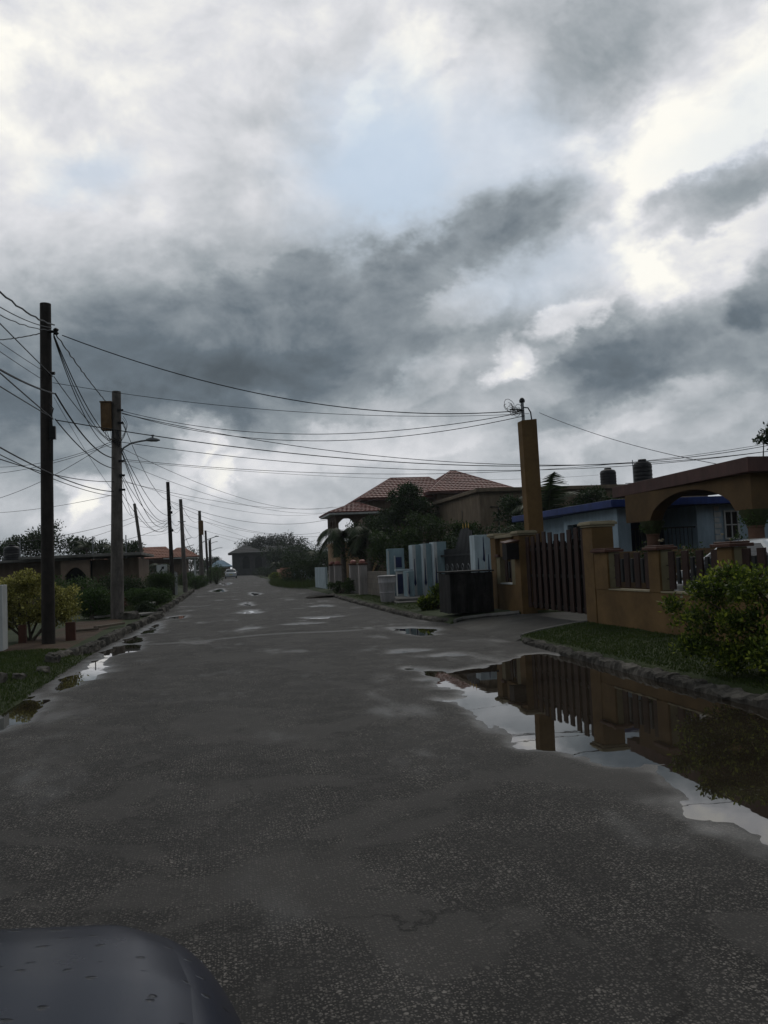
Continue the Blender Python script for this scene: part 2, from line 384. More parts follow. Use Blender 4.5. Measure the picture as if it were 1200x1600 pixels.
ck = N(nt, 'MapRange'); ck.inputs[1].default_value = .0; ck.inputs[2].default_value = .010; ck.inputs[3].default_value = 1; ck.inputs[4].default_value = 0; L.new(cv.outputs['Distance'], ck.inputs[0])
cg = N(nt, 'MapRange', interpolation_type='SMOOTHSTEP'); cg.inputs[1].default_value = .47; cg.inputs[2].default_value = .56; cg.inputs[4].default_value = .85; L.new(big.outputs['Fac'], cg.inputs[0])
crk = N(nt, 'Math', operation='MULTIPLY'); L.new(ck.outputs[0], crk.inputs[0]); L.new(cg.outputs[0], crk.inputs[1])
L.new(dmx.outputs[0], mx2.inputs[0]); L.new(mx.outputs[2], mx2.inputs[6]); mx2.inputs[7].default_value = (.075, .069, .064, 1)
mxc = N(nt, 'Mix', data_type='RGBA'); L.new(crk.outputs[0], mxc.inputs[0]); L.new(mx2.outputs[2], mxc.inputs[6]); mxc.inputs[7].default_value = (.008, .0075, .007, 1)
# wetness attribute darkens the base and smooths it
wa = N(nt, 'Attribute', attribute_name='wet')
wn = N(nt, 'TexNoise', i_Scale=1.1, i_Detail=6, i_Roughness=.6); wmp = N(nt, 'Mapping'); wmp.inputs['Scale'].default_value = (.8, .35, 1); L.new(ge.outputs['Position'], wmp.inputs[0]); L.new(wmp.outputs[0], wn.inputs['Vector'])
wr = N(nt, 'MapRange', interpolation_type='SMOOTHSTEP'); wr.inputs[1].default_value = .54; wr.inputs[2].default_value = .70; wr.inputs[4].default_value = .6; L.new(wn.outputs['Fac'], wr.inputs[0])
wx = N(nt, 'Math', operation='MAXIMUM'); L.new(wa.outputs['Fac'], wx.inputs[0]); L.new(wr.outputs[0], wx.inputs[1])
mx3 = N(nt, 'Mix', data_type='RGBA', blend_type='MULTIPLY'); L.new(wx.outputs[0], mx3.inputs[0]); L.new(mxc.outputs[2], mx3.inputs[6]); mx3.inputs[7].default_value = (.6, .6, .62, 1)
L.new(mx3.outputs[2], b.inputs['Base Color'])
ro = N(nt, 'MapRange'); ro.inputs[3].default_value = .72; ro.inputs[4].default_value = .33; L.new(wx.outputs[0], ro.inputs[0]); L.new(ro.outputs[0], b.inputs['Roughness'])
hs = N(nt, 'Math', operation='MULTIPLY_ADD'); hs.inputs[1].default_value = .6; L.new(fine.outputs['Fac'], hs.inputs[0]); L.new(cm.outputs[0], hs.inputs[2])
bs = N(nt, 'MapRange'); bs.inputs[3].default_value = .8; bs.inputs[4].default_value = .35; L.new(wx.outputs[0], bs.inputs[0])
bp = N(nt, 'Bump', i_Distance=.006); L.new(bs.outputs[0], bp.inputs['Strength']); L.new(hs.outputs[0], bp.inputs['Height']); L.new(bp.outputs[0], b.inputs['Normal'])
sv = N(nt, 'MapRange'); sv.inputs[3].default_value = .14; sv.inputs[4].default_value = .5; L.new(wx.outputs[0], sv.inputs[0]); L.new(sv.outputs[0], b.inputs['Specular IOR Level'])
M_road = m

# muddy shallow water
m, nt, b, out = newmat('muddy_puddle_water'); L = nt.links
ge = N(nt, 'NewGeometry')
n1 = N(nt, 'TexNoise', i_Scale=1.2, i_Detail=4); L.new(ge.outputs['Position'], n1.inputs['Vector'])
r = ramp(nt, [(.35, (.022, .017, .012)), (.65, (.036, .028, .020))]); L.new(n1.outputs['Fac'], r.inputs[0]); L.new(r.outputs[0], b.inputs['Base Color'])
b.inputs['Roughness'].default_value = .012; b.inputs['IOR'].default_value = 1.6; b.inputs['Specular IOR Level'].default_value = .5
n2 = N(nt, 'TexNoise', i_Scale=5, i_Detail=2); L.new(ge.outputs['Position'], n2.inputs['Vector'])
bp = N(nt, 'Bump', i_Strength=.05, i_Distance=.004); L.new(n2.outputs['Fac'], bp.inputs['Height']); L.new(bp.outputs[0], b.inputs['Normal'])
M_water = m

# ------------------------------------------------------------------ ground, road, puddles
def fbm(x, y, s, o=3):
    return mn.fractal(Vector((x*s, y*s, 3.7)), 1.0, 2.0, o)

def sdist(poly, X, Y):
    P = np.array(poly, float); n = len(P)
    d = np.full(X.shape, 1e9); ins = np.zeros(X.shape, bool)
    for i in range(n):
        a = P[i]; b = P[(i+1) % n]; e = b-a
        t = np.clip(((X-a[0])*e[0]+(Y-a[1])*e[1])/(e@e+1e-12), 0, 1)
        d = np.minimum(d, np.hypot(X-a[0]-t*e[0], Y-a[1]-t*e[1]))
        c = ((a[1] > Y) != (b[1] > Y)) & (X < (b[0]-a[0])*(Y-a[1])/(b[1]-a[1]+1e-12)+a[0])
        ins ^= c
    return np.where(ins, d, -d)      # positive inside

def ell(cx, cy, rx, ry, rot=0, n=14):
    o = []
    for k in range(n):
        t = 2*math.pi*k/n; w = 1+.22*math.sin(3*t+cx*5)+.12*math.sin(5*t+cy*3)
        x, y = rx*math.cos(t)*w, ry*math.sin(t)*w
        o.append((cx+x*math.cos(rot)-y*math.sin(rot), cy+x*math.sin(rot)+y*math.cos(rot)))
    return o
big_puddle = [(2.51, 11.4), (2.9, 10.75), (3.83, 11.35), (4.3, 12.0), (4.8, 12.2), (5.1, 11), (5.1, 4.6), (5.1, 2.6), (4.4, 1.8), (3.4, 2.0), (2.75, 2.9), (2.6, 3.7), (2.58, 4.16), (2.60, 4.42), (2.71, 4.86), (2.74, 5.42), (2.62, 5.84), (2.43, 6.09), (2.29, 6.38), (2.2, 7.09), (2.28, 8.06), (2.42, 9.0), (2.45, 9.9)]
PUD = [('big', big_puddle, .045), ('a', ell(3.95, 17.4, .42, 1.15), .03), ('b', ell(3.35, 12.65, .2, .17), .018), ('c', ell(2.92, 13.5, .25, .22), .016),
       ('g1', ell(-2.34, 9.9, .24, 1.4), .03), ('g2', ell(-2.12, 13.5, .24, 1.9), .035), ('g3', ell(-2.05, 17.9, .29, 2.4), .04), ('g4', ell(-1.95, 23, .22, 2.2), .02), ('g5', ell(-1.55, 27.9, .32, .9), .03),
       ('d1', ell(.78, 28.6, .32, 1.3), .02), ('d2', ell(.85, 35, .22, 2.0), .02), ('d3', ell(1.9, 21.4, .42, .28), .018), ('d4', ell(.55, 20.8, .22, .32), .016), ('d5', ell(2.6, 23.5, .5, .45), .018), ('d6', ell(-.5, 60, .5, 5), .02), ('d7', ell(1.6, 48, .3, 3), .02), ('d8', ell(.0, 85, .6, 7), .02), ('d9', ell(3.4, 30, .35, .7), .018)]
xs = np.linspace(-2.95, 5.25, 138)
ys = [-6.0]
while ys[-1] < 260: ys.append(ys[-1]+max(.055 if ys[-1] > 1.5 else .12, .0065*ys[-1]))
ys = np.array(ys)
X, Y = np.meshgrid(xs, ys)
Z = np.zeros_like(X)
for i in range(X.shape[0]):
    for j in range(X.shape[1]):
        x, y = X[i, j], Y[i, j]
        Z[i, j] = .007*mn.noise(Vector((x*1.1, y*.8, 0)))+.0045*mn.noise(Vector((x*5, y*4, 1)))+.0025*mn.noise(Vector((x*17, y*14, 2)))
Z += .019
# gentle camber towards the gutters, a raised cross patch of newer asphalt
Z += .012*(1-((X-1.4)/3.6)**2)
Z += .030*np.clip(1-np.abs(Y-18.6-.12*X-.25*np.sin(X*1.7))/.35, 0, 1)*np.clip((3.4-X)/.6, 0, 1)
wet_seam = np.clip(1-np.abs(Y-18.15-.12*X-.25*np.sin(X*1.7))/.22, 0, 1)*np.clip((3.4-X)/.6, 0, 1)*.6
wet = wet_seam.copy()
for nme, poly, dep in PUD:
    P = np.array(poly); bx = (P[:, 0].min()-1, P[:, 0].max()+1, P[:, 1].min()-1, P[:, 1].max()+1)
    I = (X > bx[0]) & (X < bx[1]) & (Y > bx[2]) & (Y < bx[3])
    sd = sdist(poly, X[I], Y[I]); w = .30 if nme == 'big' else .13
    rag = np.array([mn.fractal(Vector((a*2.2, b*1.8, 6.0)), 1.0, 2.0, 5) for a, b in zip(X[I], Y[I])]); sd = sd+rag*(.26 if nme == 'big' else .12)
    t = np.clip((sd+w)/(2.2*w), 0, 1); t = t*t*(3-2*t)
    zz = Z[I]; camb = .012*(1-((X[I]-1.4)/3.6)**2)
    Z[I] = zz-t*(camb+dep)
    u = np.clip((sd+.5)/.5, 0, 1); wet[I] = np.maximum(wet[I], u**4.5)
nr, nc = X.shape
V = np.stack([X, Y, Z], -1).reshape(-1, 3)
idx = np.arange(nr*nc).reshape(nr, nc)
Fq = np.stack([idx[:-1, :-1], idx[:-1, 1:], idx[1:, 1:], idx[1:, :-1]], -1).reshape(-1, 4)
ro = leafmesh('road', V, Fq, wet.ravel(), M_road)
a = ro.data.attributes.new('wet', 'FLOAT', 'POINT'); a.data.foreach_set('value', wet.ravel().astype(np.float32))
ro.data.shade_smooth(); tag(ro, kind='structure')
for nme, poly, dep in PUD:
    P = np.array(poly); x0, x1, y0, y1 = P[:, 0].min()-.25, P[:, 0].max()+.25, P[:, 1].min()-.3, P[:, 1].max()+.3
    x0 = max(x0, -2.7); x1 = min(x1, 5.1)
    z = .0006*(1+[p_[0] for p_ in PUD].index(nme) % 4)
    o = MB().add([(x0, y0, z), (x1, y0, z), (x1, y1, z), (x0, y1, z)], [(0, 1, 2, 3)]).build('puddle', M_water)
    tag(o, kind='structure')

def sheet(name, x0, x1, y0, y1, nx, ny, hf, mat, yexp=1):
    V = []; 
    for j in range(ny+1):
        y = y0+(y1-y0)*(j/ny)**yexp
        for i in range(nx+1):
            x = x0+(x1-x0)*i/nx; V.append((x, y, hf(x, y)))
    idx = np.arange((nx+1)*(ny+1)).reshape(ny+1, nx+1)
    F = np.stack([idx[:-1, :-1], idx[:-1, 1:], idx[1:, 1:], idx[1:, :-1]], -1).reshape(-1, 4)
    o = leafmesh(name, np.array(V), F, np.zeros(len(V)), mat); o.data.shade_smooth(); tag(o, kind='structure'); return o

def sm(t): t = max(0, min(1, t)); return t*t*(3-2*t)
def hl(x, y):   # left verge: a soft bank near the camera, flatter behind the stone kerb
    d = -2.5-x
    e = .10+.05*sm((16-y)/3)*sm(d/1.2)
    return -.04+(e+.04)*sm((d+.15)/.38)+.025*fbm(x, y, 1.1)*sm(d/.5)
DA = [(4.7, 13.85), (4.95, 13.95), (5.15, 14.2), (5.5, 14.42), (6.0, 14.56), (6.62, 14.62)]      # near edge of the driveway
DB = [(4.7, 18.0), (4.95, 18.3), (5.35, 18.75), (5.9, 18.6), (6.25, 18.3), (6.62, 18.12)]         # far edge
def edge_y(P, x):
    if x <= P[0][0]: return P[0][1]
    for p, q in zip(P, P[1:]):
        if x <= q[0]: return p[1]+(q[1]-p[1])*(x-p[0])/(q[0]-p[0])
    return P[-1][1]
def hr(x, y):   # right verge: a bank that rises towards the boundary wall
    d = x-4.98
    z = -.03+.14*sm((d+.02)/.14)+.018*fbm(x, y, 1.3)*sm(d/.4)+.11*sm((x-5.1)/1.4)*(1-sm((y-20.5)/4))
    if edge_y(DA, x)-.02 < y < edge_y(DB, x)+.02: z -= .22
    return z
sheet('verge', -9, -2.42, -4, 130, 60, 420, hl, M_verge, 1.5)
sheet('verge', 5.02, 6.85, -4, 14.9, 34, 260, hr, M_verge)
sheet('verge', 5.0, 10.0, 17.6, 130, 40, 420, hr, M_verge, 1.5)
sheet('earth_patch', -4.6, -2.9, 16.2, 27.5, 24, 70, lambda x, y: hl(x, y)+.012-.05*(1-sm((x+4.6)/.3))-.05*(1-sm((y-16.2)/1.0))-.05*sm((y-26.6)/.8)-.05*sm((x+3.1)/.2), M_dirt)
g = MB(); S = 2500
g.add([(-S, -400, -.08), (S, -400, -.08), (S, S, -.08), (-S, S, -.08)], [(0, 1, 2, 3)])
tag(g.build('ground', M_yard), kind='structure')
tag(MB().box(6.84, 9.0, 3.0, 14.2, -.05, .18).build('yard', M_drive, bevel=.02), kind='structure')
tag(MB().add([(6.84, -5, .12), (40, -5, .12), (40, 22, .12), (6.84, 22, .12)], [(0, 1, 2, 3)]).build('yard', M_yard), kind='structure')

# driveway apron: concrete ramp from the road up to the gate
A = [(x, edge_y(DA, x)) for x in np.linspace(4.88, 6.62, 12)]
Bp = [(x, edge_y(DB, x)) for x in np.linspace(4.88, 6.62, 12)]
d = MB(); n = 14; V = []; F = []
def lerp_path(P, t):
    k = t*(len(P)-1); i = min(int(k), len(P)-2); u = k-i
    return P[i][0]*(1-u)+P[i+1][0]*u, P[i][1]*(1-u)+P[i+1][1]*u
for i in range(21):
    t = i/20; a_, b_ = lerp_path(A, t), lerp_path(Bp, t)
    for j in range(n+1):
        u = j/n; x = a_[0]*(1-u)+b_[0]*u; y = a_[1]*(1-u)+b_[1]*u
        V.append((x, y, .016+.172*t**.9+.004*mn.noise(Vector((x*2, y*2, 5)))))
for i in range(20):
    for j in range(n): F.append((i*(n+1)+j, i*(n+1)+j+1, (i+1)*(n+1)+j+1, (i+1)*(n+1)+j))
d.add(V, F); o = d.build('driveway', M_drive, smooth=True); tag(o, kind='structure')
tag(MB().add([(6.6, 14.6, .186), (9.2, 14.6, .17), (9.2, 18.12, .17), (6.6, 18.12, .186)], [(0, 1, 2, 3)]).build('driveway', M_drive), kind='structure')
# pale concrete edging of the apron
e = MB()
for P_, o_ in ((DA, -.05), (DB, .05)): e.tube([(x, edge_y(P_, x)+o_, .05+.172*max(0, (x-4.88)/1.74)**.9) for x in np.linspace(5.12, 6.56, 12)], .05, 6)
tag(e.build('kerb', M_concrete, smooth=True), kind='structure')

def rough_kerb(path, w, h, seg, seed, zb=-.03, jit=.03, gap=.1):
    """broken cast kerb: a swept profile eaten away by noise, split into uneven lengths"""
    k = MB(); P = [Vector((x, y, 0)) for x, y in path]; S = []
    for i in range(len(P)-1):
        n = max(1, int((P[i+1]-P[i]).length/.055))
        for q in range(n): S.append(P[i].lerp(P[i+1], q/n))
    r = random.Random(seed); pos = 0; cut = 0; nxt = r.uniform(.5, 1.1)*seg*2; off = 0; V = []; F = []; prof = [(-.5, 0), (-.5, .3), (-.5, .6), (-.48, .85), (-.42, 1.0), (-.2, 1.03), (0, 1.0), (.2, 1.02), (.4, .96), (.49, .8), (.5, 0)]; m_ = len(prof)
    for i, c in enumerate(S):
        d_ = (S[min(i+1, len(S)-1)]-S[max(i-1, 0)]).normalized(); nn = Vector((d_.y, -d_.x, 0)); pos += .055
        joint = 0
        if pos > nxt: nxt = pos+r.uniform(.5, 1.1)*seg*2; joint = 1; off = r.uniform(-1, 1)
        hh = h*(1+.10*off+.22*mn.noise(Vector((pos*.8, seed, 0))))*(.62 if joint else 1); miss = gap > 0 and mn.noise(Vector((pos*.55, seed*3.3, 5))) > .55-gap*1.6
        if miss: hh *= .25
        for u, z in prof:
            q = c+nn*(-u*w)+Vector((0, 0, zb+z*(hh-zb)))
            a_ = mn.fractal(Vector((q.x*6, q.y*6, q.z*9+seed)), .7, 2.1, 5)
            q += nn*(a_*.050+off*jit*.6)*(1 if z > 0 else .3)+Vector((0, 0, (a_*.034+.02*mn.noise(q*23)) if z > 0 else 0)); V.append(q)
    for i in range(len(S)-1):
        for j in range(m_-1): F.append((i*m_+j, i*m_+j+1, (i+1)*m_+j+1, (i+1)*m_+j))
    F += [tuple(range(m_)), tuple((len(S)-1)*m_+j for j in range(m_-1, -1, -1))]
    return k.add(V, F)
k = rough_kerb([(4.92, 1), (4.9, 7), (4.92, 9.5), (4.95, 11.5), (4.97, 13), (5.02, 13.6), (5.14, 14.0)], .17, .085, .32, 3, gap=.05)
tag(k.build('kerb', M_stone), kind='structure')
k = rough_kerb([(5.25, 18.9), (4.98, 19.5), (4.82, 20.8), (4.76, 23), (4.75, 27), (4.75, 32), (4.9, 40)], .2, .11, .45, 4, gap=.05)
tag(k.build('kerb', M_stone), kind='structure')
k = rough_kerb([(-2.95, 15.0), (-2.75, 15.9), (-2.62, 17), (-2.55, 19), (-2.5, 21), (-2.4, 23.5), (-2.3, 26), (-2.15, 28), (-2.2, 29)], .24, .17, .40, 5, gap=.03)
tag(k.build('kerb', M_stone), kind='structure')
k = rough_kerb([(-2.35, 31), (-2.3, 36), (-2.3, 44), (-2.3, 60)], .28, .18, .6, 6, gap=.25, jit=.08)
tag(k.build('kerb', M_stone), kind='structure')

# loose rocks on the left bank
rocks = [(-3.05, 11.9, .17, .15, .12, 'pale flat rock at the edge of the near left grass'), (-2.85, 12.4, .1, .12, .07, 'small grey rock just behind the pale flat rock on the left bank'),
         (-2.78, 14.3, .13, .11, .11, 'grey rock half sunk in the left grass bank beside the gutter'), (-2.95, 15.1, .1, .12, .09, 'pointed pale rock at the far end of the left grass'),
         (-3.25, 10.6, .22, .18, .10, 'broken dark slab of rock nearest the left frame edge'), (-2.7, 13.2, .11, .16, .06, 'mossy stone in the left gutter beside the shallow water'),
         (-2.95, 26.6, .34, .26, .20, 'rounded grey boulder at the foot of the concrete pole')]
for i, (x, y, rx, ry, rz, lb) in enumerate(rocks):
    o = MB().rock(x, y, hl(x, y)+rz*.4, rx, ry, rz, i*2.3+1, 2).build('rock', M_stone, smooth=True, origin=(x, y, hl(x, y))); tag(o, lb, 'rock', 'rocks along the left verge')
# mound of dark soil at the right gutter
o = MB().rock(4.2, 37.5, .02, .75, .55, .16, 4, 2).build('soil_mound', M_soil, smooth=True, origin=(4.2, 37.5, 0)); tag(o, 'low mound of dark soil at the right edge of the road', 'soil mound')

# grass
def grass(name, n, area, hf, h, seed, mat=M_grass, clump=.25, mask=None):
    g_ = np.random.default_rng(seed); x = g_.uniform(area[0], area[1], n); u = g_.random(n); y = area[2]+(area[3]-area[2])*u**1.0
    keep = np.array([mn.noise(Vector((a*1.3, b*1.3, 9)))+.75 > g_.random()*.6-.1 and (mask is None or mask(a, b)) for a, b in zip(x, y)])
    x, y = x[keep], y[keep]; n = len(x); z = np.array([hf(a, b) for a, b in zip(x, y)])-.01
    P = np.stack([x, y, z], 1); D = g_.normal(0, .45, (n, 3)); D[:, 2] = 1; D /= np.linalg.norm(D, axis=1, keepdims=True)
    Nn = g_.normal(size=(n, 3)); Nn[:, 2] = 0
    Lh = h*(.5+g_.random(n)); V, F = quads(P, D, Nn, Lh, np.full(n, .010)*(1+.4*g_.random(n)))
    T = np.repeat(g_.random(n)*.7+.1, 4)
    return tag(leafmesh(name, V, F, T, mat), 'short wet green grass growing on the verge', 'grass', kind='stuff')
grass('grass', 80000, (-6.5, -2.48, 6.5, 17.5), hl, .045, 1, mask=lambda a, b: a > -6 and b < 16.9+.4*math.sin(a*3))
grass('grass', 38000, (5.08, 6.58, 3.5, 14.6), hr, .035, 2, mask=lambda a, b: b < edge_y(DA, a)-.1)
grass('grass', 9000, (-4.2, -2.45, 27.5, 42), hl, .09, 3)
grass('grass', 12000, (5.1, 7.6, 23.2, 36), hr, .05, 4)
V = []
# long grass tuft spilling over the road edge, right side far
def tuft(x0, x1, y0, y1, n, h, seed):
    return grass('long_grass', n, (x0, x1, y0, y1), lambda a, b: .02, h, seed, mask=lambda a, b: ((a-(x0+x1)/2)/((x1-x0)/2))**2+((b-(y0+y1)/2)/((y1-y0)/2))**2 < 1)
tag(tuft(3.5, 6.6, 52, 78, 16000, .45, 6), 'long unmown grass spilling over the far right road edge')

# ------------------------------------------------------------------ ochre boundary wall with gate posts
PLOT0 = set(bpy.data.objects)
W = thing('boundary_wall', 'ochre rendered boundary wall with picket openings beside the wooden gate', 'wall', (7.6, 10, .02))
X0, X1 = 7.6, 7.84
base = MB().box(X0, X1, 1.0, 16.34, -.05, .74)
base.build('wall_base', M_orange, W)
# openings and pillars going towards the camera
pillars = [(15.72, 16.34), (13.67, 14.07), (11.48, 11.88), (9.25, 9.65), (7.0, 7.4), (4.8, 5.2), (2.6, 3.0)]
sill = MB()
for i in range(len(pillars)-1):
    sill.box(X0-.02, X1-.0, pillars[i+1][1]+.002, pillars[i][0]-.002, .742, .765)
sill.build('sill', M_cream, W)
for i, (a_, b_) in enumerate(pillars):
    zt = 1.50
    p = MB().box(X0-.012, X1+.012, a_+.012, b_, .741, zt).build('pillar', M_orange, W, bevel=.008)
    MB().box(X0+.03, X1+.01, a_-.001, a_+.0115, .78, zt-.002).build('reveal', M_creamwall, p)
    c = MB().box(X0-.09, X1+.09, a_-.07, b_+(.07 if i else -.0), zt+.001, zt+.055).box(X0-.05, X1+.05, a_-.03, b_+(.03 if i else -.002), zt+.0555, zt+.085)
    c.build('coping', M_rust, p, bevel=.012)
def picket_panel(parent, x, y0, y1, flip=False):
    L_ = y1-y0; n = max(2, round(L_/.40)); st = L_/n
    r = MB(); q = MB(); h = MB()
    for i in range(n):
        yc = y0+st*(i+.5)
        r.box(x-.018, x+.018, yc-.092, yc+.092, .80, 1.47)
        yb = yc+st/2 if i < n-1 else None
        for yy in ([yb] if yb else [])+([y0+.055] if i == 0 else []):
            q.box(x-.02, x+.02, yy-.045, yy+.045, .90, 1.36)
    h.tube([(x+.03, y0, 1.22), (x+.03, y1, 1.22)], .012, 6).tube([(x+.03, y0, .98), (x+.03, y1, .98)], .012, 6)
    p = r.build('picket_panel', M_board, parent, bevel=.004)
    q.build('short_bars', M_iron, p, bevel=.006); h.build('rail', M_iron, p)
for i in range(len(pillars)-1):
    picket_panel(W, 7.70, pillars[i+1][1]+.01, pillars[i][0]-.01)
# right gate post
def gatepost(parent, x0, x1, y0, y1, zt):
    p = MB().box(x0, x1, y0, y1, -.05, zt).build('gate_post', M_orange, parent, bevel=.01)
    MB().box(x0-.035, x1+.035, y0-.035, y1+.035, zt+.001, zt+.045).box(x0-.075, x1+.075, y0-.075, y1+.075, zt+.0455, zt+.10).box(x0-.05, x1+.05, y0-.05, y1+.05, zt+.1005, zt+.125).build('post_cap', M_cream, p, bevel=.012)
    return p
gatepost(W, 7.58, 8.06, 16.345, 16.83, 2.04)
# far side of the gate
W2 = thing('boundary_wall', 'short stretch of ochre wall left of the wooden gate with one picket opening', 'wall', (7.6, 22, .02))
gatepost(W2, 7.58, 8.0, 20.78, 21.2, 2.04)
gatepost(W2, 7.58, 8.0, 22.75, 23.2, 2.05)
MB().box(X0, X1, 21.202, 22.748, -.05, .74).build('wall_base', M_orange, W2)
MB().box(X0-.02, X1, 21.5, 22.448, .742, .775).build('sill', M_white, W2)
for a_, b_ in ((21.202, 21.49), (22.45, 22.748)):
    p = MB().box(X0-.006, X1+.01, a_, b_, .741, 1.5).build('pillar', M_creamwall, W2)
    MB().box(X0-.06, X1+.06, a_+.002, b_-.002, 1.501, 1.57).build('coping', M_rust, p, bevel=.01)
picket_panel(W2, 7.70, 21.5, 22.44)
MB().box(X0+.02, X1-.02, 21.49, 22.45, 1.5, 2.02).build('wall_top', M_orange, W2)
MB().box(X0-.05, X1+.05, 21.24, 22.71, 2.021, 2.10).build('wall_cap', M_cream, W2, bevel=.01)

# letter box on the far gate post
LB = thing('letter_box', 'dark brown letter box with a sloped lid fixed to the far gate post', 'letter box', (7.42, 20.98, 1.4))
MB().wall([(20.80, 1.42), (21.16, 1.42), (21.16, 1.86), (20.80, 1.82)], 'x', 7.24, 7.575).build('box_body', M_board2, LB, bevel=.008)
MB().add([(7.20, 20.76, 1.835), (7.60, 20.76, 1.90), (7.60, 21.2, 1.94), (7.20, 21.2, 1.865), (7.20, 20.76, 1.86), (7.60, 20.76, 1.93), (7.60, 21.2, 1.97), (7.20, 21.2, 1.90)], [(3, 2, 1, 0), (4, 5, 6, 7), (0, 1, 5, 4), (1, 2, 6, 5), (2, 3, 7, 6), (3, 0, 4, 7)]).build('lid', M_rust, LB)
MB().box(7.35, 7.5, 20.794, 20.799, 1.68, 1.70).build('slot', M_iron, LB)

# sliding wooden gate
G = thing('driveway_gate', 'tall brown vertical board driveway gate between two ochre posts', 'gate', (7.78, 18.8, .1))
f1 = MB(); f2 = MB(); n = 10; y0, y1 = 16.90, 20.72; st = (y1-y0)/n
for i in range(n):
    yc = y0+st*(i+.5)
    f1.box(7.70, 7.735, yc-.105, yc+.105, .17, 2.03+.05*math.sin(i*1.3), wob=.003)
    if i < n-1: f2.box(7.785, 7.81, yc+st*.5-.186, yc+st*.5+.186, .17, 1.80+.04*math.sin(i*2.1), wob=.003)
f1.build('front_boards', M_board, G, bevel=.004); f2.build('back_boards', M_board2, G, bevel=.004)
MB().box(7.738, 7.782, y0-.02, y1+.02, .22, .29).box(7.738, 7.782, y0-.02, y1+.02, 1.62, 1.69).box(7.738, 7.782, y0-.02, y1+.02, .95, 1.02).build('frame', M_iron, G)

# tall service column and its mast
Tc = thing('service_column', 'tall slim ochre rendered column rising behind the driveway gate', 'column', (8.2, 21.5, 0))
MB().add([(8.10, 21.30, 0), (8.52, 21.30, 0), (8.52, 21.64, 0), (8.10, 21.64, 0), (8.03, 21.30, 5.18), (8.47, 21.30, 5.22), (8.47, 21.64, 5.22), (8.03, 21.64, 5.18)], [(3, 2, 1, 0), (4, 5, 6, 7), (0, 1, 5, 4), (1, 2, 6, 5), (2, 3, 7, 6), (3, 0, 4, 7)]).build('shaft', M_orange, Tc, bevel=.015)
Ms = thing('service_mast', 'grey pipe mast with wire loops on top of the ochre column', 'mast', (8.13, 21.45, 5.2))
MB().tube([(8.14, 21.45, 5.205), (8.13, 21.45, 5.70)], .045, 10).build('pipe', M_galv, Ms, smooth=True)
MB().lathe(8.13, 21.45, [(.03, 5.69), (.075, 5.70), (.08, 5.76), (.05, 5.81), (.02, 5.83)], 12).build('weather_head', M_iron, Ms, smooth=True)
lp = MB()
for k in range(9):
    a0 = rnd.uniform(-.42, -.05); z0 = rnd.uniform(5.42, 5.72); r0 = rnd.uniform(.05, .14)
    lp.tube([(8.1+a0+r0*math.cos(t*.7+k)*1.2, 21.42+.1*math.sin(t+k), z0+r0*math.sin(t*.7+k)) for t in range(0, 10)], .007, 5)
lp.tube([(8.1, 21.45, 5.5), (7.75, 21.4, 5.5)], .018, 6); lp.tube([(8.15, 21.4, 5.55), (8.27, 21.4, 5.54), (8.34, 21.4, 5.42), (8.36, 21.4, 5.22)], .018, 6)
lp.tube([(8.1, 21.45, 5.46), (7.8, 21.4, 5.40)], .014, 6)
lp.build('wire_loops', M_cable, Ms)

# one uniform resize of the plot about the camera, to lengthen its puddle reflections
SCALE_ABOUT_CAM = lambda o, k=.87, dz=.195: (setattr(o, 'location', Vector((o.location.x*k, o.location.y*k, o.location.z*k+dz))), setattr(o, 'scale', (k, k, k)))
for o_ in set(bpy.data.objects)-PLOT0:
    if o_.parent is None: SCALE_ABOUT_CAM(o_)
# ------------------------------------------------------------------ planked bin enclosure
Bn = thing('bin_enclosure', 'blackened plank bin enclosure standing beside the driveway', 'bin enclosure', (6.2, 20.9, .08))
bb = MB(); r_ = random.Random(3)
bx0, bx1, by0, by1 = 5.62, 6.72, 20.55, 21.7
x = bx0
while x < bx1-.02:
    w = min(r_.uniform(.09, .16), bx1-x); bb.box(x, x+w-.008, by0-.02, by0+.005, .1+r_.uniform(0, .03), 1.12+r_.uniform(-.03, .03)); bb.box(x, x+w-.008, by1-.005, by1+.02, .1, 1.12); x += w
y = by0+.01
while y < by1-.02:
    w = min(r_.uniform(.09, .16), by1-y); bb.box(bx0-.02, bx0+.005, y, y+w-.008, .1+r_.uniform(0, .03), 1.12+r_.uniform(-.03, .03)); bb.box(bx1-.005, bx1+.02, y, y+w-.008, .1, 1.12); y += w
bb.build('planks', M_binwood, Bn)
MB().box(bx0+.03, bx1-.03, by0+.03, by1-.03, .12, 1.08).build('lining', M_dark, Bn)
MB().box(bx0-.05, bx1+.05, by0-.05, by1+.05, 1.152, 1.19).build('lid', M_binwood, Bn, bevel=.006)

SCALE_ABOUT_CAM(Bn, .93, .10)  # bin enclosure pulled towards the camera too, less strongly
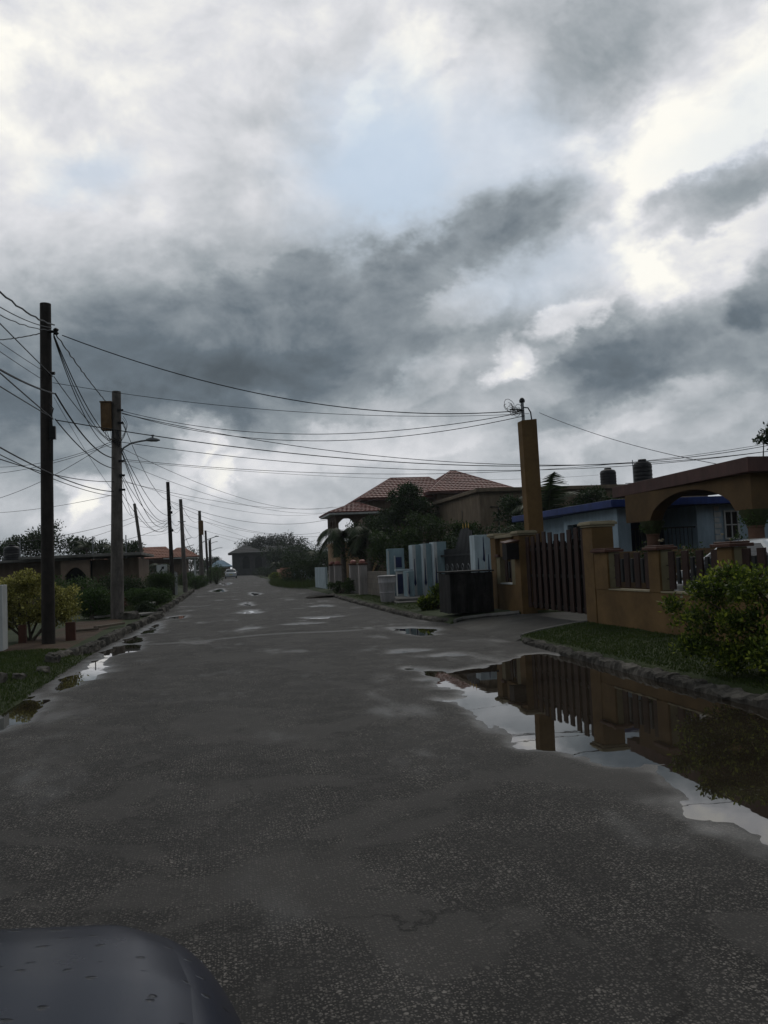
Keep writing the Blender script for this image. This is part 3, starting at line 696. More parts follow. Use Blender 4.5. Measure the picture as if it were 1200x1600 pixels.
# ------------------------------------------------------------------ pale blue gate group
BG = thing('entrance_wall', 'pale blue and white entrance wall with navy panels and fin pillars', 'entrance wall', (6.6, 29.6, .1))
def motif(x, y, z, w=.07, h=1.0, axis='y'):
    """navy inlay: long tapering drop"""
    pts = [(-w*.15, h), (w*.15, h), (w*.5, h*.25), (w*.9, h*.06), (0, -.05*h), (-w*.9, h*.06), (-w*.5, h*.25)]
    if axis == 'y': return MB().wall([(x+u, z+v) for u, v in pts], 'y', y-.008, y+.004)
    return MB().wall([(y+u, z+v) for u, v in pts], 'x', x-.008, x+.004)
def fin(x0, x1, y0, y1, zt, mot=True):
    p = MB().box(x0, x1, y0, y1, .05, zt).build('fin_pillar', M_greyblue, BG, bevel=.008)
    MB().box(x0-.02, x0-.001, y0-.0, y1, .06, zt-.01).build('white_face', M_bluewhite, p)
    MB().box(x0-.018, x0+.10, y0-.02, y0-.001, .06, zt-.01).build('white_edge', M_white, p)
    if mot: motif(x0+.04, y0-.022, .62, .05, .95).build('inlay', M_navy, p)
fin(6.72, 7.02, 29.6, 30.2, 2.08); fin(7.04, 7.34, 29.3, 29.95, 2.10); fin(7.37, 7.82, 29.0, 29.6, 2.14)
p = MB().box(5.92, 6.52, 30.2, 30.6, .05, 1.98).build('end_pillar', M_greyblue, BG, bevel=.01)
MB().box(6.19, 6.42, 30.185, 30.199, 1.28, 1.66).build('inlay', M_navy, p); MB().box(6.13, 6.18, 30.18, 30.199, 1.2, 1.72).build('white_edge', M_white, p); MB().box(5.9, 5.94, 30.17, 30.199, .1, 1.9).build('white_edge', M_white, p)
MB().box(6.12, 6.95, 29.75, 29.95, .05, 1.14).build('low_wall', M_white, BG, bevel=.006)
MB().box(6.08, 6.95, 29.70, 29.98, 1.141, 1.21).build('low_wall_cap', M_bluewhite, BG, bevel=.01)
for a_, b_ in ((6.14, 6.34), (6.52, 6.80)): MB().box(a_, b_, 29.735, 29.749, .32, 1.04).build('navy_panel', M_navy, BG)
p = MB().box(6.28, 6.50, 28.6, 29.4, .05, 1.14).build('low_pier', M_greyblue, BG, bevel=.008)
MB().box(6.24, 6.30, 28.58, 28.598, .1, 1.08).build('white_edge', M_white, p); motif(6.30, 28.578, .35, .04, .6).build('inlay', M_navy, p)
p = MB().box(7.50, 8.02, 24.5, 25.0, .05, 2.2).build('gate_pillar', M_bluewhite, BG, bevel=.01)
for q, (xx, h0) in enumerate(((7.60, .85), (7.79, 1.5), (7.93, .95))):
    motif(xx, 24.498, h0-.1, .05, .75).build('inlay', M_navy, p)
MB().box(7.82, 7.85, 24.486, 24.499, 1.1, 1.75).build('white_edge', M_white, p)
# stepped platform
St = MB().box(5.5, 7.6, 26.9, 28.5, 0, .16).box(5.7, 7.7, 27.5, 30.0, .161, .25)
tag(St.build('entrance_step', M_concrete, bevel=.02, origin=(6.5, 28, 0)), 'grey concrete step in front of the pale blue entrance wall', 'step')
# iron gate with swan-neck top
IG = thing('iron_gate', 'black ornamental iron gate with gold spear tips behind the bin enclosure', 'gate', (7.75, 27, .1))
fr = MB(); tips = MB(); scr = MB(); n = 22
for i in range(n+1):
    t = i/n; y = 25.05+(28.95-25.05)*t
    s_ = 1-abs(2*t-1.0)
    zt = 1.85+.62*sm((.62-t)/.30)-.10*sm((.12-t)/.1)
    x = 7.6+.15*t
    fr.box(x-.012, x+.012, y-.05, y+.05, .2, zt)
    if .08 < t < .36 and i % 2 == 0: MB().tube([(x, y, zt), (x, y, zt+.05), (x, y, zt+.18)], [.012, .018, .003], 6).build('spear_tip', M_gold, IG)
fr.box(7.58, 7.66, 25.02, 29.0, .18, .26).box(7.6, 7.68, 25.02, 29.0, 1.60, 1.66)
for k in range(5):
    yc = 25.5+k*.75; MB().tube([(7.56+.15*(yc-25)/4, yc+.16*math.cos(a*.5)*(1-a*.05), 1.2+.16*math.sin(a*.5)*(1-a*.05)) for a in range(14)], .012, 5).build('scroll', M_galv, IG)
fr.build('gate_bars', M_iron, IG)
# barrel
Ba = thing('plastic_barrel', 'dirty white plastic barrel standing left of the pale blue wall', 'barrel', (5.33, 27.6, .16))
MB().lathe(5.33, 27.6, [(.22, .17), (.235, .2), (.255, .45), (.27, .46), (.27, .49), (.262, .5), (.285, .78), (.297, .8), (.297, .83), (.29, .84), (.30, .98), (.28, 1.0)], 24).build('drum', M_barrel, Ba, smooth=True)
MB().lathe(5.33, 27.6, [(.31, .985), (.32, 1.0), (.32, 1.03), (.29, 1.05), (.05, 1.06)], 24).build('lid', M_barrel, Ba, smooth=True)

# block wall and gate posts of the next plots
M_block = blockmat('concrete_block', (.15, .125, .10), (.10, .09, .075))
tag(MB().box(6.15, 6.3, 30.65, 36.4, -.05, 1.12).build('block_wall', M_block, origin=(6.2, 33, 0)), 'bare brown concrete block wall between the pale blue entrance and the capped gate posts', 'wall')
M_postpale = plain('pale_pink_render', (.36, .32, .30), .75, .12, 2, .1, 50, stain=.3, streak=True)
def capped_post(x, y, w, h, label):
    t = thing('capped_gate_post', label, 'gate post', (x, y, .05), 'pale gate posts with red caps')
    MB().box(x-w/2, x+w/2, y-w/2, y+w/2, 0, h).build('shaft', M_postpale, t, bevel=.01)
    MB().box(x-w/2-.04, x+w/2+.04, y-w/2-.04, y+w/2+.04, h+.001, h+.08).build('cap', M_rust, t, bevel=.015)
    MB().lathe(x, y, [(.13, h+.081), (.15, h+.12), (.14, h+.18), (.08, h+.23), (.02, h+.24)], 12).build('finial', M_fin, t, smooth=True)
M_fin = plain('red_white_finial', (.40, .16, .13), .5, .3, 8, .1, 30)
capped_post(6.0, 36.7, .36, 1.42, 'nearest pale gate post with a red cap at the end of the block wall')
capped_post(5.85, 38.4, .36, 1.42, 'pale gate post with a red cap just beyond the nearest one')
capped_post(5.75, 43.2, .36, 1.42, 'second farthest pale gate post with a red cap left of the shaded gap')
capped_post(5.7, 45.0, .36, 1.42, 'farthest pale gate post with a red cap beside the arching palm')
wf = MB()
for i in range(9): wf.box(5.55+.01*i, 5.68+.01*i, 52.2-i*.55, 52.55-i*.55, .05, 1.35)
tag(wf.build('picket_fence', M_bluewhite, origin=(5.6, 50, 0)), 'pale grey slatted fence beyond the capped gate posts', 'fence')
tag(MB().box(6.3, 6.42, 38.7, 43.0, 0, 1.0).build('low_gate', M_iron, origin=(6.3, 41, 0)), 'dark low gate between the pairs of capped posts', 'gate')

# ------------------------------------------------------------------ ochre carport house
CH = thing('carport_house', 'ochre house with an arched carport and brown roof edge behind the boundary wall', 'house', (12, 17, 0))
def slab(parent, name, pts, z0, z1, mat, bevel=.01): return MB().poly(pts, z0, z1).build(name, mat, parent, bevel=bevel)
slab(CH, 'roof', [(9.92, 14.3), (15, 14.3), (22, 14.3), (22, 17.7), (13.6, 17.7), (13.1, 20.6), (10.2, 20.6)], 2.93, 3.22, M_fascia)
# arched beam on the road side: outline in (y,z)
def arch(y0, y1, zs, zc, n=18):
    return [(y0+(y1-y0)*i/n, zs+(zc-zs)*math.sin(math.pi*i/n)**.55) for i in range(n+1)]
ar = arch(15.1, 18.55, 2.22, 2.80)
beam = [(14.55, 2.925), (14.55, 2.22)]+[(14.9, 2.22)]+ar+[(18.9, 2.22), (19.75, 2.22), (19.75, 2.925)]
MB().wall(beam, 'x', 10.12, 10.45).build('arched_beam', M_orange2, CH)
ar2 = [(x, z) for x, z in arch(10.9, 14.2, 2.22, 2.78)]
MB().wall([(10.46, 2.925), (10.46, 2.22)]+ar2+[(14.6, 2.22), (14.6, 2.925)], 'y', 14.56, 14.88).build('arched_beam', M_orange2, CH)
M_colred = plain('reddish_column', (.14, .075, .05), .8, .2, 3, .2, 40, stain=.3)
def column(parent, x, y):
    c = MB().lathe(x, y, [(.19, 0), (.19, .1), (.16, .14), (.155, 1.2), (.15, 1.85), (.165, 1.86), (.165, 1.9)], 20).build('column', M_colred, parent, smooth=True)
    MB().lathe(x, y, [(.17, 1.901), (.2, 1.98), (.27, 2.12), (.29, 2.215)], 20).build('capital', M_moss, c, smooth=True)
    g_ = crown([(x, y, 2.05, .3, .3, .16)], 420, .07, int(y*10)); leafmesh('moss', *g_, M_leaf_hedge, c)
M_moss = plain('mossy_capital', (.045, .055, .02), .9, .4, 6, .5, 25)
for y in (14.72, 18.75): column(CH, 10.29, y)
MB().box(10.15, 10.42, 14.95, 18.5, 0, 1.50).build('porch_wall', M_orange2, CH, bevel=.01)
MB().box(10.15, 10.42, 19.0, 20.6, 0, 1.50).build('porch_wall', M_orange2, CH, bevel=.01)
MB().box(10.6, 14.2, 14.6, 14.8, 0, .98).build('porch_wall', M_orange2, CH, bevel=.01)
MB().box(14.6, 21.6, 14.9, 17.4, 0, 2.925).build('wall', M_orange2, CH)
p = MB().box(14.56, 14.598, 16.0, 17.1, .95, 2.05).build('window', M_white, CH)
MB().box(14.55, 14.559, 16.08, 17.02, 1.03, 1.97).build('pane', M_glass, p)

# ------------------------------------------------------------------ pale blue house
BH = thing('blue_house', 'pale blue house with cobalt roof edge and white corner blocks seen through the arch', 'house', (13, 24, 0))
slab(BH, 'roof', [(10.55, 21.4), (13.0, 21.25), (18.5, 21.25), (18.5, 29), (10.35, 29), (10.4, 25)], 2.74, 2.95, M_bluetrim)
MB().box(10.85, 11.25, 21.7, 22.05, 0, 2.735).build('corner_pillar', M_housblue, BH, bevel=.01)
MB().box(10.86, 11.1, 22.05, 25.5, 0, 1.0).box(10.86, 11.1, 22.051, 25.5, 2.42, 2.735).box(10.86, 11.1, 25.2, 25.5, 1.0, 2.42).build('side_wall', M_housblue, BH)
MB().box(11.1, 18.2, 25.5, 28.8, 0, 2.735).build('wall', M_housblue, BH)
gl = MB(); 
for i in range(13):
    y = 22.15+i*.24; gl.box(10.9, 10.915, y-.008, y+.008, 1.0, 2.42)
for i in range(7):
    y = 22.3+i*.45
    for s_ in (1, -1):
        gl.tube([(10.905, y+s_*(.02+.13*math.sin(a*.45)), 1.55+.07*a) for a in range(12)], .012, 5)
        gl.tube([(10.905, y+s_*(.02+.13*math.sin(a*.45)), 1.05+.05*a) for a in range(10)], .012, 5)
gl.build('grille', M_iron, BH)
# porch recess
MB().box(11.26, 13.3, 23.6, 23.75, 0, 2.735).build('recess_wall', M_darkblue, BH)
w_ = MB()
for i in range(9): w_.box(11.62, 12.15, 23.56, 23.59, 1.35+i*.1, 1.41+i*.1)
w_.build('louvre_window', M_white, BH)
MB().box(12.55, 13.0, 23.57, 23.595, .1, 2.2).build('door', plain('grey_door', (.12, .12, .13), .6, .1, 3, .1), BH)
pg = MB()
for i in range(16): pg.box(11.3+i*.125, 11.315+i*.125, 21.8, 21.815, .1, 2.1)
pg.box(11.26, 13.3, 21.79, 21.825, 1.1, 1.14).box(11.26, 13.3, 21.79, 21.825, 2.1, 2.14).build('porch_grille', M_iron, BH)
MB().box(13.3, 16.6, 21.7, 25.49, 0, 2.735).build('front_room', M_housblue, BH)
q = MB()
for i in range(11): q.box(13.84, 14.06 if i % 2 else 14.0, 21.675, 21.698, .9+i*.165, 1.03+i*.165)
q.build('corner_blocks', M_white, BH)
wn = MB(); x0, x1, z0, z1 = 14.14, 14.62, 1.72, 2.56
wn.box(x0, x1, 21.655, 21.69, z1-.05, z1).box(x0, x1, 21.655, 21.69, z0, z0+.05).box(x0, x0+.05, 21.655, 21.69, z0+.05, z1-.05).box(x1-.05, x1, 21.655, 21.69, z0+.05, z1-.05).box((x0+x1)/2-.015, (x0+x1)/2+.015, 21.66, 21.688, z0+.05, z1-.05).box(x0+.05, x1-.05, 21.664, 21.686, (z0+z1)/2-.015, (z0+z1)/2+.015)
wf_ = wn.build('window', M_white, BH)
MB().box(x0+.05, x1-.05, 21.689, 21.697, z0+.05, z1-.05).build('pane', M_glass, wf_)
MB().box(14.12, 14.7, 21.3, 21.65, 0, 1.68).build('planter_box', M_orange2, BH)

SCALE_ABOUT_CAM(CH); SCALE_ABOUT_CAM(BH)  # both houses shrunk about the camera together with the wall
# ------------------------------------------------------------------ flat-roofed house behind
FH = thing('flat_roof_house', 'long pale brown flat-roofed house behind the column and the palm', 'house', (17, 42, 0))
MB().box(12.0, 24, 38.0, 47, 0, 4.62).build('wall', M_flathouse, FH)
MB().box(11.8, 24.2, 37.75, 47.2, 4.621, 4.80).build('roof', M_fasciapale if False else M_flathouse, FH, bevel=.02)
p = MB().box(13.55, 14.9, 37.93, 37.998, 3.05, 3.95).build('window', M_white, FH)
MB().box(13.72, 14.84, 37.92, 37.929, 3.11, 3.89).build('pane', M_glass, p)
b_ = MB()
for i in range(5): b_.box(13.9+i*.2, 13.92+i*.2, 37.905, 37.919, 3.11, 3.89)
b_.build('bars', M_white, p)
MB().tube([(12.9, 37.95, .5), (12.9, 37.95, 3.9), (12.5, 37.95, 3.9)], .03, 6).tube([(12.6, 37.95, 3.2), (13.3, 37.95, 3.4)], .02, 6).build('pipe', M_iron, FH)
MB().tube([(19.95, 37.9, 4.7), (19.95, 37.9, 6.0)], .02, 6).tube([(19.5, 37.9, 4.85), (19.95, 37.9, 4.85), (20.1, 37.9, 4.85)], .02, 6).build('standpipe', M_galv, FH)

def tank(x, y, z, r, h, label):
    t = thing('water_tank', label, 'water tank', (x, y, z), 'black rooftop water tanks')
    pr = [(r*.97, z)]
    for i in range(5): pr += [(r*.97, z+h*(.04+.15*i)), (r, z+h*(.07+.15*i)), (r, z+h*(.12+.15*i)), (r*.97, z+h*(.15+.15*i))]
    pr += [(r*.95, z+h*.80), (r*.85, z+h*.86), (r*.45, z+h*.92), (r*.1, z+h*.925)]
    MB().lathe(x, y, pr, 28).build('tank_body', M_tank, t, smooth=True)
    MB().lathe(x, y, [(r*.42, z+h*.915), (r*.44, z+h*.93), (r*.44, z+h*.99), (r*.4, z+h), (.02, z+h*1.01)], 20).build('lid', M_tank, t, smooth=True)
tank(19.05, 38.8, 4.81, .40, .92, 'smaller black water tank on the flat brown roof, left of the larger one')
tank(20.95, 38.8, 4.81, .47, 1.32, 'larger black water tank on the flat brown roof above the carport roof edge')

# ------------------------------------------------------------------ two-storey house with red tile roof
def tiled_face(mb, a, b, c, d, rows, lift=.055):
    """a,b eave corners; d above a, c above b (c may equal d). stepped courses"""
    a, b, c, d = map(Vector, (a, b, c, d))
    nrm = (b-a).cross((d-a) if (d-a).length > 1e-6 else (c-a)).normalized()
    if nrm.z < 0: nrm = -nrm
    for i in range(rows):
        t0, t1 = i/rows, (i+1)/rows
        p0, p1 = a.lerp(d, t0)+nrm*lift, b.lerp(c, t0)+nrm*lift
        q0, q1 = a.lerp(d, t1)+nrm*.004, b.lerp(c, t1)+nrm*.004
        w = (p1-p0).length; m_ = max(1, int(w/.3))
        V = []; 
        for k in range(m_*4+1):
            u = k/(m_*4); o = nrm*(.013*math.cos(2*math.pi*k/4))
            V += [p0.lerp(p1, u)+o-nrm*lift*1.6, p0.lerp(p1, u)+o, q0.lerp(q1, u)+o*.9]
        F = []
        for k in range(m_*4): s_ = k*3; F += [(s_, s_+3, s_+4, s_+1), (s_+1, s_+4, s_+5, s_+2)]
        mb.add(V, F)
def hip(parent, x0, x1, y0, y1, ze, zr, rx0, rx1, ry, mat, rows=10, name='roof', fascia=M_white):
    mb = MB()
    A_, B_, C_, D_ = (x0, y0, ze), (x1, y0, ze), (x1, y1, ze), (x0, y1, ze); P_, Q_ = (rx0, ry, zr), (rx1, ry, zr)
    tiled_face(mb, A_, B_, Q_, P_, rows); tiled_face(mb, B_, C_, Q_, Q_, rows); tiled_face(mb, C_, D_, P_, Q_, rows); tiled_face(mb, D_, A_, P_, P_, rows)
    mb.tube([A_, P_, Q_, C_], .07, 6).tube([B_, Q_], .07, 6).tube([D_, P_], .07, 6)
    o = mb.build(name, mat, parent)
    MB().box(x0+.06, x1-.06, y0+.06, y1-.06, ze-.16, ze-.02).build('fascia', fascia, o)
    return o
TH = thing('two_storey_house', 'brown two-storey house with red tiled hip roofs and a balustraded balcony', 'house', (13, 60, 0))
MB().box(10.2, 16.6, 58.3, 66, 0, 6.0).build('wall', M_brownhouse, TH)
MB().box(14.9, 20.0, 57.2, 58.29, 0, 6.2).build('wall', M_brownhouse, TH)
MB().box(16.61, 20.0, 58.3, 66, 0, 6.2).build('wall', M_brownhouse, TH)
hip(TH, 9.5, 17.2, 57.6, 66.6, 6.05, 7.85, 12.6, 15.6, 62, M_tile, 11, fascia=M_fascia)
hip(TH, 14.2, 20.7, 56.5, 66.6, 6.3, 8.25, 17.25, 17.5, 61.5, M_tile, 12, fascia=M_fascia)
hip(TH, 6.9, 10.6, 55.2, 60.8, 4.98, 5.75, 9.1, 9.4, 58, M_tile, 6)
# balcony wing
MB().box(7.4, 10.19, 56.0, 60.5, 0, 2.75).build('wall', M_tanhouse, TH)
MB().box(7.3, 10.3, 55.9, 60.6, 2.751, 2.95).build('balcony_floor', M_tanhouse, TH, bevel=.02)
am = MB()
def archspan(u0, u1, axis, a0, a1):
    n = 10; pts = [(u0, 4.84), (u0, 4.2)]+[(u0+(u1-u0)*i/n, 4.2+.42*math.sin(math.pi*i/n)) for i in range(n+1)]+[(u1, 4.84)]
    am.wall(pts, axis, a0, a1)
for u in (7.6, 8.9): archspan(u+.0, u+1.2, 'y', 56.05, 56.25)
for u in (56.3, 57.7, 59.1): archspan(u, u+1.3, 'x', 7.45, 7.65)
for x, y in ((7.55, 56.15), (8.85, 56.15), (10.12, 56.15), (7.55, 57.65), (7.55, 59.05), (7.55, 60.4)): am.box(x-.1, x+.1, y-.1, y+.1, 2.952, 4.82)
am.build('balcony_arches', M_brownhouse, TH)
bl = MB(); bl.box(7.7, 10.05, 56.08, 56.2, 3.62, 3.70); bl.box(7.48, 7.6, 56.3, 60.3, 3.62, 3.70)
for i in range(12): bl.lathe(7.8+i*.195, 56.14, [(.05, 2.953), (.03, 3.05), (.06, 3.2), (.065, 3.3), (.03, 3.5), (.05, 3.619)], 6)
for i in range(20): bl.lathe(7.54, 56.4+i*.195, [(.05, 2.953), (.03, 3.05), (.06, 3.2), (.065, 3.3), (.03, 3.5), (.05, 3.619)], 6)
bl.build('balustrade', M_white, TH)
MB().box(10.0, 10.19, 57.2, 58.2, 2.96, 4.8).build('balcony_door', M_dark, TH)
for x, y, z in ((11.3, 58.28, 4.3), (13.3, 58.28, 4.3)):
    p = MB().box(x-.55, x+.55, y-.05, y, z-.5, z+.6).build('window', M_brownhouse, TH); MB().box(x-.48, x+.48, y-.06, y-.051, z-.43, z+.53).build('pane', M_glass, p)
MB().box(11, 13.5, 57.9, 58.29, 5.0, 5.12).build('window_canopy', M_flathouse, TH)
tag(MB().box(12.0, 13.0, 41.0, 41.12, 2.9, 3.95).box(12.05, 12.12, 41.02, 41.1, 0, 2.9).box(12.88, 12.95, 41.02, 41.1, 0, 2.9).build('blue_sign', M_blueglass, origin=(12.5, 41, 0)), 'faded blue board standing among the trees right of the big tree', 'board')

# ------------------------------------------------------------------ far end of the street
FE = thing('grey_house', 'unfinished grey two-storey house at the far end of the street', 'house', (7, 176, 0))
MB().box(1.5, 14, 172, 186, 0, 4.6).build('wall', M_greyhouse, FE)
for x in (4.2, 6.7): MB().wall([(x-.7, 1.4), (x+.7, 1.4), (x+.7, 3.2), (x+.45, 3.7), (x, 3.9), (x-.45, 3.7), (x-.7, 3.2)], 'y', 171.9, 171.99).build('arched_opening', M_dark, FE)
for x in (9.7, 12.0): MB().box(x-.65, x+.65, 171.9, 171.99, 2.6, 3.8).build('window', M_dark, FE)
hip(FE, .7, 8, 171, 187, 4.62, 6.3, 4.1, 4.3, 178, M_greyhouse, 5, fascia=M_greyhouse); hip(FE, 6.5, 14.8, 171.4, 187, 4.64, 5.9, 9, 12, 178, M_greyhouse, 5, fascia=M_greyhouse)
BR = thing('small_house', 'small house with a pale blue metal roof left of the grey two-storey house', 'house', (-1, 158, 0))
MB().box(-2.6, .9, 156, 163, 0, 1.9).build('wall', M_brownhouse, BR)
hip(BR, -3, 1.3, 155.4, 163.6, 1.95, 3.1, -1.3, -.4, 159.5, M_blueroof, 4, fascia=M_white)
tag(MB().box(5.9, 7.1, 92, 92.3, 0, 1.35).box(5.9, 6.1, 92.3, 98, 0, 1.2).build('pink_wall', M_pink, origin=(6.5, 92, 0)), 'short pink rendered wall on the far right of the street', 'wall')
fw = MB()
for i in range(5): fw.box(5.9+i*.32, 6.1+i*.32, 74, 74.15, 0, 1.15)
tag(fw.build('post_fence', M_bluewhite, origin=(6.5, 74, 0)), 'few white fence posts beside the long grass on the right', 'fence')

# ------------------------------------------------------------------ left side buildings
LH = thing('flat_roof_house', 'low brown flat-roofed house with an arched porch behind the left hedges', 'house', (-9, 48, 0))
MB().box(-16, -8.45, 46.6, 53, 0, 2.3).build('wall', M_brownhouse, LH)
MB().box(-7.0, -4.6, 46.9, 53, 0, 2.3).build('wall', M_brownhouse, LH)
n = 12; pts = [(-8.45, 2.3), (-8.45, 0), (-8.25, 0), (-8.25, 1.5)]+[(-8.25+1.05*i/n, 1.5+.42*math.sin(math.pi*i/n)) for i in range(1, n)]+[(-7.2, 1.5), (-7.2, 0), (-7.0, 0), (-7.0, 2.3)]
MB().wall(pts, 'y', 46.0, 46.25).build('arched_porch', plain('porch_render', (.22, .16, .12), .8, .15, 2, .2, 40), LH)
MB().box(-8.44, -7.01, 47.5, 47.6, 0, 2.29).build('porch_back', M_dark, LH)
MB().box(-16.4, -8.0, 45.9, 53.4, 2.301, 2.42).box(-10.4, -4.3, 45.5, 53.3, 2.43, 2.58).build('roof', M_concrete, LH, bevel=.02)
for x in (-10.55, -9.35, -6.9, -5.2): MB().tube([(x, 46.5, 2.3), (x+.01, 46.5, 3.55)], .03, 5).build('starter_bar', M_galv, LH)
tank(-11.3, 48, 2.43, .42, .88, 'black water tank on the low left house roof beside the wooden pole')
TR = thing('terracotta_house', 'wide low house with a faded terracotta roof beyond the leaning pole', 'house', (-7, 92, 0))
MB().box(-11.5, -4.1, 88.5, 98, 0, 2.85).build('wall', M_brownhouse, TR)
hip(TR, -14, -5.0, 87.6, 99, 2.9, 4.15, -11, -6.3, 93, M_tile2, 7, fascia=M_fascia)
hip(TR, -6.2, -2.7, 87.2, 98, 2.92, 3.95, -5.0, -4.3, 92, M_tile2, 7, fascia=M_white)
MB().box(-3.15, -2.95, 87.6, 87.8, 0, 2.75).build('porch_post', M_white, TR)
tag(MB().box(-6.5, -3.9, 36.2, 36.4, 0, 1.15).build('garden_wall', M_brownhouse, origin=(-5, 36, 0)), 'dull brown garden wall behind the left hedges', 'wall')
tag(MB().box(-6.5, -3.05, 54, 54.2, 0, 1.5).build('garden_wall', M_concrete, origin=(-5, 54, 0)), 'pale concrete garden wall behind the leaning pole', 'wall')
WW = thing('white_wall', 'white painted wall end at the left frame edge on the grass', 'wall', (-4.6, 17.4, .1))
MB().box(-4.75, -4.24, 17.2, 17.6, .05, 1.38).build('pillar', M_white, WW, bevel=.012)
MB().box(-9, -4.76, 17.3, 17.5, .05, 1.25).build('wall_panel', M_white, WW)
# rusty low posts, lumber, slabs
RP = thing('rusty_posts', 'pair of low rust-brown posts behind the dark wooden pole', 'posts', (-3.8, 19.6, .1))
MB().box(-4.35, -4.2, 18.9, 19.0, .05, .50).build('post', M_rust, RP); MB().box(-3.42, -3.22, 19.0, 19.1, .05, .50).build('post', M_rust, RP)
def plank(name, a, b, w, lb, cat, mat=M_concrete):
    a, b = Vector(a), Vector(b); d_ = (b-a).normalized(); s_ = Vector((-d_.y, d_.x, 0))*w/2; u = Vector((0, 0, .06))
    P = [a-s_, b-s_, b+s_, a+s_]; P += [p_+u for p_ in P]
    o = MB().add(P, [(3, 2, 1, 0), (4, 5, 6, 7), (0, 1, 5, 4), (1, 2, 6, 5), (2, 3, 7, 6), (3, 0, 4, 7)]).build(name, mat, bevel=.01, origin=tuple(a)); tag(o, lb, cat)
M_oldwood = plain('old_timber', (.15, .12, .09), .85, .3, 5, .3)
plank('timber_plank', (-3.75, 21.2, .14), (-3.1, 21.5, .14), .10, 'short grey plank lying on the brown earth, nearer the wooden pole', 'plank', M_oldwood)
plank('timber_plank', (-3.25, 22.0, .15), (-2.7, 23.2, .15), .10, 'long grey plank lying on the brown earth beside the stone kerb', 'plank', M_oldwood)
plank('concrete_slab', (-4.1, 27.5, .14), (-3.45, 28.2, .14), .4, 'flat pale slab on the ground left of the concrete pole', 'slab')
plank('concrete_slab', (-3.0, 30.0, .30), (-2.6, 31.0, .38), .25, 'tilted grey slab right of the concrete pole', 'slab')
plank('concrete_slab', (-2.9, 27.6, .13), (-2.5, 28.6, .13), .5, 'pale slab flush with the earth by the kerb end', 'slab')
# white corrugated gate leaf and a small road sign
CG = thing('corrugated_gate', 'narrow weathered white corrugated gate leaf beside the small sign', 'gate', (-3.05, 50.5, .05))
cg = MB()
for i in range(6): cg.box(-3.22+i*.075, -3.16+i*.075, 50.4, 50.44, .1, 1.42)
cg.build('sheet', M_white, CG); MB().box(-3.26, -2.74, 50.45, 50.5, .5, .56).build('rail', M_galv, CG); MB().box(-3.26, -2.74, 50.45, 50.5, 1.2, 1.26).build('rail', M_galv, CG)
SG = thing('road_sign', 'small white square sign with a dark arrow in front of the black pole', 'sign', (-3.25, 45, .05))
MB().tube([(-3.25, 45, 0), (-3.25, 45, 1.9)], .03, 8).build('sign_post', M_galv, SG)
pl_ = MB().box(-3.52, -2.98, 44.9, 44.93, 1.42, 1.86).build('plate', M_white, SG, bevel=.005)
MB().wall([(-3.36, 1.54), (-3.31, 1.50), (-3.2, 1.66), (-3.15, 1.62), (-3.13, 1.78), (-3.28, 1.75), (-3.24, 1.71)], 'y', 44.89, 44.899).build('arrow', M_iron, pl_)

# ------------------------------------------------------------------ utility poles
def pole(name, label, top, bot, r0, r1, mat, group='utility poles along the left kerb'):
    t = thing(name, label, 'utility pole', bot, group)
    P = [Vector(bot).lerp(Vector(top), k/8)-Vector((0, 0, .3 if k == 0 else 0)) for k in range(9)]
    MB().tube(P, [r0+(r1-r0)*k/8 for k in range(9)], 18).build('shaft', mat, t, smooth=True)
    return t
PA = pole('utility_pole', 'nearest dark wooden utility pole beside the yellow-green shrub', (-3.56, 18.3, 7.26), (-3.63, 18.3, .1), .135, .112, M_wood_dark)
hw = MB(); hw.tube([(-3.47, 18.22, 6.64), (-3.34, 18.2, 6.64)], .03, 8); hw.lathe(-3.34, 18.2, [(.03, 6.57), (.06, 6.6), (.035, 6.64), (.06, 6.68), (.03, 6.71)], 10)
hw.build('insulator', M_iron, PA)
MB().tube([(-3.50, 18.22, 5.75), (-3.38, 18.2, 5.75)], .035, 8).build('insulator', M_iron, PA); MB().box(-3.50, -3.38, 18.12, 18.22, 4.35, 4.62).build('junction_box', M_iron, PA)
MB().tube([(-3.49, 18.2, 4.9), (-3.45, 18.18, 4.6), (-3.46, 18.18, 3.9)], .02, 6).tube([(-3.5, 18.2, 5.1), (-3.42, 18.18, 5.0), (-3.5, 18.18, 4.7)], .012, 6).build('riser_wire', M_cable, PA)
PB = pole('utility_pole', 'grey concrete utility pole carrying an ochre box and a street lamp', (-3.19, 27, 7.22), (-3.33, 27, .1), .205, .135, M_pole_grey)
bx = MB().box(-3.66, -3.34, 26.8, 27.1, 5.98, 6.84).build('transformer_box', M_boxmetal, PB, bevel=.02)
MB().box(-3.68, -3.32, 26.78, 27.12, 6.841, 6.88).box(-3.6, -3.4, 26.785, 26.799, 6.1, 6.75).build('box_door', M_boxmetal, bx)
wl = MB()
for k in range(10):
    x = rnd.uniform(-3.6, -3.15); wl.tube([(x, 26.85, 5.98), (x+rnd.uniform(-.05, .08), 26.82, 5.8-rnd.random()*.1), (x+rnd.uniform(0, .15), 26.82, 5.66), (-3.12+rnd.uniform(-.05, .05), 26.84, 5.5+rnd.uniform(-.1, .1))], .008, 5)
for k in range(4): wl.tube([(-3.05+.02*k+.12*math.sin(a*.5), 26.85, 6.2+k*.07-.09*a) for a in range(8)], .007, 5)
wl.build('hanging_wires', M_cable, PB)
am_ = MB().tube([(-3.1, 26.95, 5.25), (-3.0, 26.9, 5.42), (-2.75, 26.8, 5.55), (-2.45, 26.75, 5.6), (-2.22, 26.7, 5.62)], .028, 8).build('lamp_arm', M_galv, PB, smooth=True)
